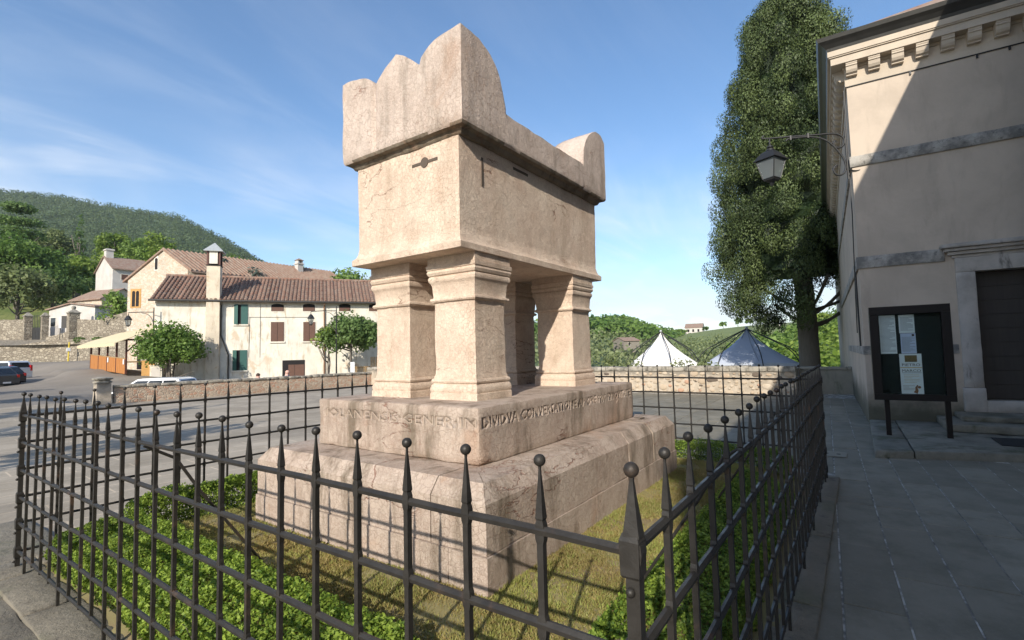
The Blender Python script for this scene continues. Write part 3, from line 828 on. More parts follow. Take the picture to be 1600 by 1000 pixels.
def coping_block(axis_, lo, hi, side, mitre_lo, mitre_hi, seed):
    # profile across the course: outer face, chamfer, top, inner edge
    prof = [(0, .4775), (0, .768), (.075, .868), (.55, .874), (.55, .4775)]
    rings = []
    for end, mit in ((lo, mitre_lo), (hi, mitre_hi)):
        ring = []
        for dpt, z in prof:
            e = end + (dpt if mit and end == lo else (-dpt if mit else 0))
            if axis_ == 'x': ring.append((TX+e, TY+side*(b1-dpt), z))
            else: ring.append((TX+side*(a1-dpt), TY+e, z))
        rings.append(ring)
    mb = MB(); mb.loft(rings); o = recalc(mb.build('coping_block', M['marble_base'], tomb))
    return roughen(o, .06, .0018, 3.2, .008, 0, seed=seed)
for sd in (-1, 1):
    coping_block('x', -a1, .381, sd, True, False, 3*sd+20); coping_block('x', .391, 1.047, sd, False, False, 5*sd+30); coping_block('x', 1.057, a1, sd, False, True, 7*sd+40)
    coping_block('y', -b1, -.825 if sd < 0 else -.2, sd, True, False, 2*sd+50); coping_block('y', -.815 if sd < 0 else -.194, b1, sd, False, True, 4*sd+60)
fill = MB().box(TX-1.25, TX+1.25, TY-.75, TY+.75, .3, .86).build('core_fill', M['marble_base'], tomb)
# upper plinth with the engraved line
a2, b2 = 1.4036, .9216
up_o = MB().box(TX-a2, TX+a2, TY-b2, TY+b2, .872, 1.272).build('inscribed_plinth', M['marble_base'], tomb)
roughen(up_o, .05, .0007, 3.0, .014, .022, seed=8.1)
grp = bpy.data.meshes.new('t')
def engraved(body, origin, xdir, width, size, name='inscription'):
    me = text_mesh(body, size, .008, name, 1, bold=-.0008)
    co_ = np.empty(len(me.vertices)*3); me.vertices.foreach_get('co', co_); co_ = co_.reshape(-1, 3)
    w = co_[:, 0].max()-co_[:, 0].min(); co_[:, 0] = (co_[:, 0]-co_[:, 0].min())*width/w
    h_ = co_[:, 1].max(); co_[:, 1] *= size/h_
    xd = np.array(xdir, float); nrm = np.cross(xd, [0, 0, 1.0])
    W = np.array(origin) + co_[:, :1]*xd + co_[:, 1:2]*np.array([0, 0, 1.0]) + co_[:, 2:3]*nrm
    me.vertices.foreach_set('co', (W-np.array([TX, TY, 0])).reshape(-1)); me.update()
    o = bpy.data.objects.new(name, me); C.objects.link(o); o.parent = tomb; o['kind'] = 'stuff'
    bm = bmesh.new(); bm.from_mesh(me); bmesh.ops.remove_doubles(bm, verts=bm.verts, dist=2e-5); bmesh.ops.triangulate(bm, faces=bm.faces); bmesh.ops.recalc_face_normals(bm, faces=bm.faces); bm.to_mesh(me); bm.free()
    return o
LZ = 1.125
cutters = [engraved('IOLANENSIS·GENER·IN', (TX-a2, TY+.80, LZ), (0, -1, 0), 1.70, .070),
           engraved('DIVIDVA CONVERSATIONE AMORE PROPINQVITATE', (TX-a2+.05, TY-b2, LZ), (1, 0, 0), 2.68, .074)]
for ct_ in cutters:
    md = up_o.modifiers.new('cut', 'BOOLEAN'); md.operation = 'DIFFERENCE'; md.object = ct_; md.solver = 'EXACT'; md.use_self = True
dg = bpy.context.evaluated_depsgraph_get()
nm_ = bpy.data.meshes.new_from_object(up_o.evaluated_get(dg))
up_o.modifiers.clear()
print('inscription cut', len(nm_.vertices), len(up_o.data.vertices))
if len(nm_.vertices) > 2000: up_o.data = nm_; nm_.name = 'inscribed_plinth'
for ct_, dv in zip(cutters, ((.0055, 0, 0), (0, .0055, 0))):
    # what is left as a part is the separately coloured floor of the grooves, set back inside the cut
    co_ = np.empty(len(ct_.data.vertices)*3); ct_.data.vertices.foreach_get('co', co_)
    ct_.data.vertices.foreach_set('co', (co_.reshape(-1, 3)+np.array(dv)*2.0).reshape(-1)); ct_.data.update()
    ct_.data.materials.clear(); ct_.data.materials.append(M['groove'])
# four pillars
ap, bp, wa, wb = 1.052, .625, .476, .509
def pillar(sx, sy, seed):
    cx_, cy_ = TX+sx*(ap-wa/2), TY+sy*(bp-wb/2); hx, hy = wa/2, wb/2
    prof = [(1.262, 0), (1.325, 0), (1.328, -.006), (1.342, -.001), (1.362, .000), (1.385, -.008), (1.398, -.020), (1.402, -.026), (1.408, -.014), (1.422, -.009), (1.437, -.016), (1.442, -.026),
            (1.450, -.026), (1.475, -.034), (2.062, -.036), (2.074, -.032), (2.078, -.016), (2.092, -.006), (2.108, -.010), (2.114, -.024), (2.122, -.028), (2.215, -.020), (2.240, -.010), (2.246, -.004),
            (2.252, -.001), (2.275, .003), (2.292, -.003), (2.296, -.010), (2.302, .002), (2.325, .012), (2.345, .004), (2.349, .012), (2.385, .016), (2.388, .004), (2.452, .006)]
    mb = MB(); mb.rects(cx_, cy_, hx, hy, prof)
    o = recalc(mb.build('pillar', M['marble'], tomb))
    return roughen(o, .05, .0028, 4.0, .010, 0, seed=seed)
for i, (sx, sy) in enumerate(((-1, -1), (-1, 1), (1, -1), (1, 1))): pillar(sx, sy, i*3.3)
# chest with flared foot
mb = MB(); mb.rects(TX, TY, 1.2, .605, [(2.452, .040), (2.456, .046), (2.505, .048), (2.512, .040), (2.530, .020), (2.560, .008), (2.590, .004), (2.598, 0.0), (3.352, .010)])
chest = recalc(mb.build('chest', M['marble'], tomb)); roughen(chest, .045, .0022, 3.5, .008, 0, seed=9)
# iron cramps let into the chest
mb = MB(); yc, zc = TY-.244, 3.215
mb.box(TX-1.213, TX-1.2055, yc-.145, yc+.145, zc-.012, zc+.012); mb.xform(Matrix.Identity(4))
s0 = len(mb.v); mb.lathe([(.001, 0), (.043, 0), (.043, .009), (.001, .0095)], (0, 0, 0), 16)
mb.xform(Matrix.Translation((TX-1.206, yc, zc)) @ Matrix.Rotation(R(-90), 4, 'Y'), s0)
mb.build('iron_cramp', M['rusty_cramp'], tomb)['label'] = 'iron cross-bar cramp with round boss on the end of the chest'
MB().box(TX-.930, TX-.908, TY-.6165, TY-.606, 3.015, 3.255).build('iron_cramp', M['rusty_cramp'], tomb)
mb = MB().box(TX-.47, TX-.23, TY-.6165, TY-.606, 3.288, 3.313); mb.build('iron_cramp', M['rusty_cramp'], tomb)
# lid: straight sides, horned corners and end gables as one carved block
al, bl, z0l = 1.2933, .726, 3.404
def curve(pts, x):
    xs = [p[0] for p in pts]; zs = [p[1] for p in pts]; return np.interp(x, xs, zs)
def Fx(x):
    x = np.abs(x)
    e = np.clip((1.293-x)/(1.293-.722), 0, 1); q = 3.70+(4.20-3.70)*np.sqrt(np.maximum(0, 1-e**2.15))
    return np.where(x >= .722, q, 3.669)
def Fy(y):
    y = np.abs(y)
    e = np.clip((.735-y)/(.735-.275), 0, 1)
    horn = 3.995+(4.165-3.995)*np.sqrt(np.maximum(0, 1-e**2.2))
    ped = curve([(0, 4.187), (.10, 4.135), (.17, 4.085), (.275, 4.000)], y)
    return np.where(y >= .275, horn, ped)
def top_z(x, y):
    roof = 3.669+(1-np.abs(y)/bl)*0.30
    z = np.where(np.abs(x) >= .722, np.maximum(np.minimum(Fx(x), Fy(y)), np.minimum(roof, 3.9)), roof)
    # weathered outer corners of the three far horns
    near = (x < 0) & (y < 0)
    r = np.clip((np.abs(x)-1.15)/.143, 0, 1)
    return np.where((x > .722), z-.07*r**2.5, z)
xs = np.unique(np.concatenate([np.linspace(-al, -.7225, 26), [-.7215], np.linspace(-.70, .70, 44), [.7215], np.linspace(.7225, al, 26)]))
ys = np.unique(np.concatenate([np.linspace(-bl, -.275, 22), np.linspace(-.275, .275, 25), np.linspace(.275, bl, 22)]))
LX, LY = np.meshgrid(xs, ys, indexing='ij'); LZg = top_z(LX, LY)
mb = MB(); nxl, nyl = LX.shape
V = np.stack([LX+TX, LY+TY, LZg], -1).reshape(-1, 3).tolist(); I = np.arange(nxl*nyl).reshape(nxl, nyl)
mb.add(V, np.stack([I[:-1, :-1], I[1:, :-1], I[1:, 1:], I[:-1, 1:]], -1).reshape(-1, 4).tolist())
per = [(i, 0) for i in range(nxl)] + [(nxl-1, j) for j in range(1, nyl)] + [(i, nyl-1) for i in range(nxl-2, -1, -1)] + [(0, j) for j in range(nyl-2, 0, -1)]
def ringz(k, inset):
    return [(TX+LX[i, j]*(al-inset)/al, TY+LY[i, j]*(bl-inset)/bl, k) for i, j in per]
rings = []
for fz in (0.0, .15, .3, .45, .6, .75, .9):
    rings.append([(TX+LX[i, j], TY+LY[i, j], LZg[i, j]+(z0l-LZg[i, j])*fz) for i, j in per])
rings += [ringz(z0l+.01, .002), ringz(z0l-.012, .014), ringz(z0l-.02, .055), ringz(z0l-.045, .068), ringz(z0l-.058, .078)]
mb.loft(rings, False, True)
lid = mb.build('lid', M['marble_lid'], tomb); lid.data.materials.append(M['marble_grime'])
bm = bmesh.new(); bm.from_mesh(lid.data); bmesh.ops.remove_doubles(bm, verts=bm.verts, dist=1e-5); bmesh.ops.recalc_face_normals(bm, faces=bm.faces)
bmesh.ops.triangulate(bm, faces=[f for f in bm.faces if len(f.verts) > 4])
bm.normal_update(); mv = []
for v in bm.verts:
    p = v.co
    d = noise.noise(p*3.3)*.006+noise.noise(p*14)*.0035
    ang = max((e.calc_face_angle(0) for e in v.link_edges if len(e.link_faces) == 2), default=0)
    if ang > .7: d -= .008*max(0, noise.noise(p*6)+.2)
    if p.x < -al+.01 and p.z > 3.42: d -= (.030 if p.y > 0 else .004)*math.exp(-((abs(p.y)-.280)/.017)**2)
    # broken chip at the near edge below the horn
    q = p-Vector((-al, -bl, 3.76)); 
    if q.length < .085: d -= .032*(1-q.length/.085)
    mv.append((v, v.normal*d))
for v, d in mv: v.co += d
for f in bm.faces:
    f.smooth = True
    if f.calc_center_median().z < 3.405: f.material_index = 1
for e in bm.edges:
    if len(e.link_faces) == 2 and e.calc_face_angle(0) > .55: e.smooth = False
bm.to_mesh(lid.data); bm.free()
# small iron pin left on the coping
pin = MB().tube([(5.30, 2.02, .884), (5.36, 2.0, .884)], .008, 6).build('iron_pin', M['rusty_cramp'], tomb)

# ------------------------------------------------------------------ wrought iron railing
rail_z = [1.226, 1.012, .793, .575, .372, .150]
fence = thing('iron_railing', 'square wrought iron railing of crossed bars with ball tipped pickets around the tomb', 'railing', (FX0, FY0, 0.0), local=True)
def picket_mesh(z_bot, w, big=False):
    mb = MB(); h = w/2
    def ring(z, hx, hy): return [(-hx, -hy, z), (hx, -hy, z), (hx, hy, z), (-hx, hy, z)]
    prof = [ring(z_bot, h, h)]
    for rz in reversed(rail_z):
        if rz-.05 < z_bot: 
            continue
        prof += [ring(rz-.027, h, h), ring(rz-.017, h*1.12, h*1.35), ring(rz, h*1.2, h*1.5), ring(rz+.017, h*1.12, h*1.35), ring(rz+.027, h, h)]
    prof += [ring(1.258, h*1.22, h*1.22), ring(1.300, h*.86, h*.86), ring(1.345, h*.48, h*.48), ring(1.370, h*.30, h*.30), ring(1.381, h*.36, h*.36)]
    mb.loft(prof)
    return mb
pm_long = picket_mesh(.0, .0168).build('picket', M['iron'], fence).data
pm_short = picket_mesh(.125, .0168).build('picket', M['iron'], fence).data
pm_post = picket_mesh(-.02, .029).build('corner_post', M['iron'], fence).data
ball = MB().sphere((0, 0, 1.392), .0148, 14, 10).build('ball_finial', M['iron'], fence, True).data
ball_big = MB().sphere((0, 0, 1.394), .0165, 14, 10).build('ball_finial', M['iron'], fence, True).data
for o in list(fence.children): bpy.data.objects.remove(o)
def picket(x, y, along, me, name, bm_):
    o = bpy.data.objects.new(name, me); C.objects.link(o); o.parent = fence
    o.location = (x-FX0, y-FY0, random.uniform(-.006, .006))
    o.rotation_euler = (random.gauss(0, .0025), random.gauss(0, .0025), (0 if along == 'y' else R(90)) + random.gauss(0, .03))
    b = bpy.data.objects.new('ball_finial', bm_); C.objects.link(b); b.parent = o
for i in range(NFY+1):
    yy = FY0+(FY1-FY0)*i/NFY
    for xx in (FX0, FX1):
        if i in (0, NFY): picket(xx, yy, 'y', pm_post, 'corner_post', ball_big)
        else: picket(xx, yy, 'y', pm_long if i % 4 == 2 else pm_short, 'picket', ball)
for i in range(1, NFX):
    xx = FX0+(FX1-FX0)*i/NFX
    for yy in (FY0, FY1): picket(xx, yy, 'x', pm_long if i % 4 == 2 else pm_short, 'picket', ball)
def rail(p0, p1, k):
    p0, p1 = Vector(p0)-Vector((FX0, FY0, 0)), Vector(p1)-Vector((FX0, FY0, 0)); n_ = 30; path = []
    side = (p1-p0).normalized().cross(Vector((0, 0, 1)))
    for i in range(n_+1):
        f_ = i/n_; q = p0.lerp(p1, f_)
        q += Vector((0, 0, .003*math.sin(f_*9+k)+.0035*noise.noise(Vector((f_*14, k, 0))))) + side*.003*noise.noise(Vector((f_*11, k, 7)))
        path.append(q)
    o = MB().tube(path, .0118, 6).build('rail', M['iron'], fence, False)
    return o
for k, z in enumerate(rail_z):
    rail((FX0, FY0+.012, z), (FX0, FY1-.012, z), k); rail((FX1, FY0+.012, z), (FX1, FY1-.012, z), k+10)
    rail((FX0+.012, FY0, z), (FX1-.012, FY0, z), k+20); rail((FX0+.012, FY1, z), (FX1-.012, FY1, z), k+30)
# corner collars
for (xx, yy) in ((FX0, FY0), (FX0, FY1), (FX1, FY0), (FX1, FY1)):
    for z in rail_z:
        MB().rects(xx-FX0, yy-FY0, .0156, .0156, [(z-.050, .001), (z-.044, .005), (z+.026, .006), (z+.040, .001)]).build('collar', M['iron'], fence)
        MB().sphere((xx-FX0-.020, yy-FY0, z-.075), .010, 8, 6).build('rivet', M['iron'], fence, True)
def brace(p0, p1, bend):
    p0, p1 = Vector(p0)-Vector((FX0, FY0, 0)), Vector(p1)-Vector((FX0, FY0, 0))
    m_ = p0.lerp(p1, .12)+Vector(bend)
    MB().tube([p0, m_, p0.lerp(p1, .3)+Vector(bend)*.6, p1], .0085, 6).build('brace', M['iron'], fence)
yb = FY0+(FY1-FY0)*12/NFY
brace((FX0+.02, yb, 1.20), (FX0+.85, yb-.02, .10), (.05, 0, .04))
brace((2.6, FY0+.02, 1.20), (2.6, FY0+.80, .12), (0, .05, .04))
brace((4.4, FY0+.02, 1.20), (4.4, FY0+.80, .12), (0, .05, .04))

# ------------------------------------------------------------------ church on the right
church = thing('church', 'plain cream plastered church front with bracketed cornice and shaded stone doorway', 'church', (12.521, -0.089, 0), 0)
def cbox(u0, u1, v0, v1, z0, z1, mb=None):
    mb = mb or MB(); s_ = len(mb.v); mb.box(u0, u1, v0, v1, z0, z1)
    for i in range(s_, len(mb.v)): mb.v[i] = chu(*mb.v[i])
    return mb
W = 13.0; D_ = 24.0
DU0, DU1, DZ0, DZ1 = 1.77, 3.77, .55, 2.965
mb = MB()
cbox(0, DU0, 0, .6, -.3, 7.13, mb); cbox(DU1, W, 0, .6, -.3, 7.13, mb); cbox(DU0, DU1, 0, .6, DZ1, 7.13, mb); cbox(DU0, DU1, 0, .6, -.3, DZ0, mb)
recalc(mb.build('front_wall', M['church'], church))
recalc(cbox(0.002, .6, .602, D_, -.6, 7.13).build('side_wall', M['church'], church))
recalc(cbox(.6, W, .6, D_, 7.0, 7.12).build('ceiling_slab', M['church'], church))
recalc(cbox(W-.6, W, .602, D_, -.6, 7.13).build('side_wall', M['church'], church))
# cornice: frieze, corona, fascia on front and left flank
def cornice(proj, z0, z1, name, mat, back=.3):
    mb = MB(); cbox(-proj, W, -proj, back, z0, z1, mb); recalc(mb.build(name, mat, church))
    mb = MB(); cbox(-proj, back, back+.002, D_, z0, z1, mb); recalc(mb.build(name, mat, church))
cornice(.025, 7.132, 7.50, 'frieze', M['church_trim']); cornice(.05, 7.502, 7.56, 'bed_mould', M['church_trim'])
cornice(.26, 7.562, 7.71, 'corona', M['church_trim']); cornice(.29, 7.712, 7.735, 'drip', M['church_trim']); cornice(.31, 7.737, 7.85, 'fascia', M['church_trim'])
mb = MB()
for (z0, z1, pr) in ((0, 0, 0),):
    prof = [(-.025, .24), (-.235, .24), (-.235, .205), (-.225, .195), (-.225, .165), (-.205, .155), (-.19, .09), (-.16, .045), (-.11, .02), (-.11, 0), (-.025, 0)]
    mb.loft([[(sx, y, z) for y, z in prof] for sx in (-.098, .098)])
bk = mb
def bracket(u, v, rz):
    me_ = bracket.me
    o = bpy.data.objects.new('bracket', me_); C.objects.link(o); o.parent = church
    x, y, z = chu(u, v, 7.322); fm = ROOTM[church.name]; p = fm @ Vector((x, y, z))
    o.location = p; o.rotation_euler = (0, 0, rz)
tmp = bk.build('bracket', M['church_trim']); recalc(tmp); bracket.me = tmp.data; bpy.data.objects.remove(tmp)
BA = math.atan2(-.999, .0454)
k = 0; uu = .10
while uu < 9: bracket(uu, 0, BA); uu += .385   # local -y faces the viewer
vv = .2
while vv < 14: bracket(0, vv, BA+R(-90)); vv += .385
# gutter: half round along front and flank
gp = [(.31, 7.855), (.33, 7.91), (.40, 7.98), (.47, 8.03), (.50, 8.105), (.47, 8.115), (.0, 8.12), (.0, 7.855)]
g_ = MB(); g_.loft([[chu(-pr if end == 0 else W, -pr, z) for pr, z in gp] for end in (0, 1)]); recalc(g_.build('gutter', M['gutter'], church))
g_ = MB(); g_.loft([[chu(-pr, -pr if end == 0 else D_, z) for pr, z in gp] for end in (0, 1)]); recalc(g_.build('gutter', M['gutter'], church))
mb = MB(); rg = [chu(-.42, -.42, 8.09), chu(W+.4, -.42, 8.09), chu(W+.4, D_, 8.09), chu(-.42, D_, 8.09)]
ap_ = [chu(W/2, 3.0, 10.4), chu(W/2, D_, 10.4)]
mb.add(rg+ap_, [(0, 1, 4), (1, 2, 5, 4), (3, 0, 4, 5), (2, 3, 5), (3, 2, 1, 0)]); recalc(mb.build('roof', M['tile_old'], church))
# iron wire with small hooks under the frieze
mb = MB(); mb.tube([chu(0, -.012, 7.125), chu(W, -.012, 7.125)], .014, 5); mb.build('wire', M['dark_iron'], church)
for uu in (1.05, 2.05, 2.5, 2.95, 4.05, 5.0):
    cbox(uu, uu+.03, -.03, -.002, 7.05, 7.11).build('hook', M['dark_iron'], church)
def band(z0, z1, u1, pr=.035):
    mb = MB(); cbox(-pr, u1, -pr, -.0015, z0, z1, mb); o = recalc(mb.build('string_course', M['string'], church)); roughen(o, .14, .006, 3, .008, .006)
    mb = MB(); cbox(-pr, -.0015, .0, 13.0, z0, z1, mb); o = recalc(mb.build('string_course', M['string'], church)); roughen(o, .3, .006, 3, .008, .006)
band(5.37, 5.60, 9.0); band(3.21, 3.455, 1.36); 
mb = MB(); cbox(-.02, .36, -.02, -.0015, 1.42, 1.60, mb); roughen(recalc(mb.build('string_course', M['string'], church)), .1, .006, 3, .01, .004)
mb = MB(); cbox(-.02, -.0015, .0, 8.0, 1.42, 1.60, mb); recalc(mb.build('string_course', M['string'], church))
mb = MB(); cbox(1.15, 1.47, -.02, -.0015, 1.42, 1.60, mb); roughen(recalc(mb.build('string_course', M['string'], church)), .1, .006, 3, .01, .004)
# door surround
def dpiece(name, *a, cell=.1):
    o = recalc(cbox(*a).build(name, M['door_stone'], church)); roughen(o, cell, .004, 4, .008, .006); return o
dpiece('jamb', 1.50, DU0, -.085, .30, .78, DZ1-.003); dpiece('jamb_base', 1.47, DU0+.012, -.11, .30, .335, .777)
dpiece('jamb', DU1, DU1+.27, -.085, .30, .78, DZ1-.003); dpiece('jamb_base', DU1-.012, DU1+.30, -.11, .30, .335, .777)
dpiece('lintel', 1.50, DU1+.27, -.085, .30, DZ1, 3.24)
dpiece('frieze_stone', 1.46, DU1+.31, -.06, -.0015, 3.243, 3.30)
dpiece('hood', 1.40, DU1+.37, -.12, -.0015, 3.303, 3.365); dpiece('hood', 1.34, DU1+.43, -.18, -.0015, 3.368, 3.425); dpiece('hood', 1.29, DU1+.48, -.235, -.0015, 3.428, 3.505)
dr = recalc(cbox(DU0+.002, (DU0+DU1)/2-.006, .20, .26, DZ0, DZ1).build('door_leaf', M['door'], church))
dr2 = recalc(cbox((DU0+DU1)/2+.006, DU1-.002, .20, .26, DZ0, DZ1).build('door_leaf', M['door'], church))
for (pa, pb, par) in ((DU0+.01, (DU0+DU1)/2-.01, dr), ((DU0+DU1)/2+.01, DU1-.01, dr2)):
    nz = 9
    for i in range(nz):
        z0 = DZ0+.02+(DZ1-DZ0-.04)*i/nz; z1 = DZ0+.02+(DZ1-DZ0-.04)*(i+1)/nz-.008
        recalc(cbox(pa, pb, .178, .1985, z0, z1).build('plank', M['door'], par))
dpiece('door_sill', DU0-.0, DU1, -.10, .30, .335, .548)
# cables down the corner and the flank
def cable(pts, r=.011): MB().tube([chu(*p) for p in pts], r, 5).build('cable', M['dark_iron'], church)
cable([(-.05, .06, 7.1), (-.045, .10, 5.7), (-.045, .12, 4.4), (-.06, .35, 3.3), (-.05, .9, 2.7), (-.045, 1.3, 1.9)])
cable([(-.045, .42, 3.2), (-.04, .45, 1.6)], .02); cable([(-.045, .62, 3.0), (-.04, .66, 1.7)], .012)
# stepped stone platform before the church
pl = thing('church_platform', 'low worn mossy stone platform in front of the church under the notice board', 'platform', (10.5, -1.0, 0), 0)
def pslab(poly, z0, z1, name='platform_slab', mat='step'):
    o = recalc(MB().prism(poly, z0, z1).build(name, M[mat], pl)); return roughen(o, .13, .008, 3, .014, .016)
pslab([(8.90, -.10), (9.06, -.55), (12.50, -.50), (12.51, -.09)], -.05, .105)
pslab([(9.065, -.565), (9.47, -1.72), (9.60, -2.05), (12.52, -1.62), (12.50, -.515)], -.05, .112)
pslab([(9.61, -2.08), (10.3, -4.4), (12.6, -4.4), (12.52, -1.64)], -.05, .100)
pslab([(11.25, -1.16), (11.30, -5.0), (12.60, -5.0), (12.51, -1.14)], .113, .24, 'upper_step')
pslab([(11.75, -1.42), (11.8, -5.0), (12.60, -5.0), (12.51, -1.40)], .242, .333, 'upper_step')
mat_ = thing('door_mat', 'dark floor mat lying on the stone platform near the church door', 'mat', (10.4, -1.9, .11), 0)
MB().prism([(10.05, -1.62), (9.95, -2.9), (11.0, -2.9), (10.75, -1.62)], .118, .130).build('mat', M['tyre'], mat_)

# notice board on two posts
BR = R(2.6)
nb = thing('notice_board', 'black framed glazed notice board on two posts by the church door', 'notice board', (10.45, -.68, .11), 0)
def bb(u, v, z):   # board frame: u to the right along the board, v away
    return (10.42+u*.0454+v*.999, -.165-u*.999+v*.0454, z)
def bbox(u0, u1, v0, v1, z0, z1):
    mb = MB().box(u0, u1, v0, v1, z0, z1); mb.v = [bb(*p) for p in mb.v]; return mb
BW, BZ0, BZ1 = 1.055, .70, 2.262
for a in ((.135, .205), (.915, .985)): recalc(bbox(a[0], a[1], .03, .10, .10, BZ0+.05).build('post', M['board'], nb))
recalc(bbox(.10, BW-.10, .045, .065, BZ0+.10, BZ1-.13).build('backing', M['felt'], nb))
recalc(bbox(0, BW, -.05, .09, BZ0, BZ0+.10).build('frame', M['board'], nb)); recalc(bbox(0, BW, -.05, .09, BZ1-.13, BZ1).build('frame', M['board'], nb))
recalc(bbox(0, .12, -.05, .09, BZ0+.1015, BZ1-.1315).build('frame', M['board'], nb)); recalc(bbox(BW-.12, BW, -.05, .09, BZ0+.1015, BZ1-.1315).build('frame', M['board'], nb))
recalc(bbox(.122, BW-.122, -.018, -.014, BZ0+.103, BZ1-.133).build('glass_pane', M['thin_glass'], nb))
def sheet(name, label, u0, u1, z0, z1, mat='paper'):
    x, y, z = bb((u0+u1)/2, .04, z0)
    s_ = thing(name, label, 'notice', (x, y, z), 0, 'sheets pinned in the notice board')
    recalc(bbox(u0, u1, .0385, .0415, z0, z1).build('paper_sheet', M[mat], s_)); return s_
def lines(s_, u0, u1, z0, z1, n_, mat='ink', hh=.006):
    mb = MB()
    for i in range(n_):
        z = z1-(z1-z0)*(i+.5)/n_; e = u1-(u1-u0)*(0 if random.random() < .6 else random.uniform(.1, .5))
        mb.box(u0, e, .0372, .0382, z-hh/2, z+hh/2)
    mb.v = [bb(*p) for p in mb.v]; o = mb.build('print_lines', M[mat], s_); o['kind'] = 'stuff'
def letter(s_, txt, u0, z0, wid, hh, mat='hair'):
    me_ = text_mesh(txt, hh, .0004); c_ = np.empty(len(me_.vertices)*3); me_.vertices.foreach_get('co', c_); c_ = c_.reshape(-1, 3)
    w0 = c_[:, 0].max()-c_[:, 0].min(); c_[:, 0] = (c_[:, 0]-c_[:, 0].min())*wid/w0; c_[:, 1] *= hh/c_[:, 1].max()
    fm = ROOTM[s_.name]
    W_ = [tuple(fm @ Vector(bb(u0+p[0], .0365-p[2], z0+p[1]))) for p in c_]
    me_.vertices.foreach_set('co', np.array(W_).reshape(-1)); me_.update(); me_.materials.append(M[mat])
    o = bpy.data.objects.new('lettering', me_); C.objects.link(o); o.parent = s_
s1 = sheet('notice_sheet', 'tall white typed notice pinned alone at upper left of the notice board', .135, .355, 1.47, 2.12); lines(s1, .15, .34, 1.50, 2.09, 30)
s2 = sheet('notice_sheet', 'white typed notice pinned above the bluish sheet in the notice board', .40, .605, 1.81, 2.115); lines(s2, .42, .585, 1.85, 2.08, 13)
s3 = sheet('notice_sheet', 'pale bluish typed sheet with small crest, between white notice and poster', .41, .61, 1.47, 1.805, 'paper_blue'); lines(s3, .425, .595, 1.50, 1.75, 14)
recalc(bbox(.56, .59, .0365, .0382, 1.755, 1.79).build('crest_mark', M['hair'], s3))
s4 = sheet('poster', 'concert poster reading PIETRO MARCO with brown picture and gold rule', .375, .665, .805, 1.465)
recalc(bbox(.445, .605, .0365, .038, 1.33, 1.44).build('picture', M['picture_brown'], s4))
letter(s4, 'PIETRO', .405, 1.262, .235, .042); letter(s4, 'MARCO', .40, 1.165, .245, .042)
recalc(bbox(.378, .662, .0365, .038, 1.232, 1.242).build('gold_rule', M['ochre'], s4))
recalc(bbox(.395, .652, .0365, .038, 1.148, 1.153).build('dark_rule', M['hair'], s4))
lines(s4, .42, .62, .98, 1.13, 6, 'ochre', .004); lines(s4, .40, .55, .86, .95, 4, 'ink_red', .004)
mb = MB(); mb.tube([(.555, .037, .82), (.575, .037, .86), (.57, .037, .91), (.59, .037, .95)], [.03, .022, .016, .008], 6); mb.sphere((.61, .037, .915), .022, 8, 6); 
mb.v = [bb(p[0], .0372+(p[1]-.037)*.02, p[2]) for p in mb.v]; o = mb.build('printed_sprig', M['ink_red'], s4); o['kind'] = 'stuff'

# wall lantern on a scrolled bracket at the church corner
LXc, LYc = chu(0, 0)[:2]
wl_ = thing('wall_lantern', 'black iron lantern hanging from a scrolled bracket on the church corner', 'street lamp', chu(-.05, .05, 5.4), 0)
def lb(d, z):   # plane of the bracket: runs out from the corner along +y (to the left) and slightly towards the viewer
    return (12.52-.05-d*.28, -.03+d*.80, 5.70+(z-5.70)*.90+.50)
arm = []
arm.append([lb(1.86, 5.80), lb(1.92, 5.75), lb(1.80, 5.725), lb(1.3, 5.70), lb(.7, 5.665), lb(.28, 5.64), lb(.10, 5.55), lb(.05, 5.42), lb(.12, 5.30), lb(.24, 5.30), lb(.29, 5.40), lb(.24, 5.47)])
arm.append([lb(1.36, 5.60), lb(1.32, 5.64), lb(1.22, 5.655), lb(.80, 5.63), lb(.50, 5.53), lb(.28, 5.32), lb(.10, 5.02), lb(.06, 4.78), lb(.14, 4.64), lb(.27, 4.64), lb(.33, 4.76), lb(.28, 4.86), lb(.22, 4.86)])
def smooth_path(p, k=5):
    p = [Vector(q) for q in p]; out = []
    for i in range(len(p)-1):
        a, b, c_, d_ = p[max(i-1, 0)], p[i], p[i+1], p[min(i+2, len(p)-1)]
        for j in range(k):
            t_ = j/k; out.append(.5*((2*b)+(c_-a)*t_+(2*a-5*b+4*c_-d_)*t_*t_+(3*b-a-3*c_+d_)*t_**3))
    return out+[p[-1]]
for a_ in arm: MB().tube(smooth_path(a_), .02, 7).build('bracket_arm', M['dark_iron'], wl_, True)
MB().tube([lb(.03, 5.75), lb(.02, 4.5)], .018, 6).build('back_bar', M['dark_iron'], wl_)
for d_ in (1.25, .85):
    mb = MB().tube([lb(d_, 5.72), lb(d_, 5.61)], .03, 6); mb.build('clip', M['dark_iron'], wl_)
lc = Vector(lb(1.74, 0)); lx, ly = lc.x, lc.y
LS = .96; LZ0 = 6.20
def sq(s_, z, rot=R(45-2)):
    s_ = s_*LS; return [(lx+s_*math.sqrt(2)*math.cos(rot+k*math.pi/2), ly+s_*math.sqrt(2)*math.sin(rot+k*math.pi/2), LZ0+(z-5.73)*LS) for k in range(4)]
rq = R(20)
lv = lambda pr: [(r_*LS, LZ0+(z_-5.73)*LS) for r_, z_ in pr]
mb = MB(); mb.lathe(lv([(.018, 5.50), (.018, 5.73)]), (lx, ly, 0), 8); mb.lathe(lv([(.02, 5.58), (.06, 5.57), (.075, 5.53), (.05, 5.51), (.085, 5.49), (.10, 5.45), (.06, 5.43)]), (lx, ly, 0), 12)
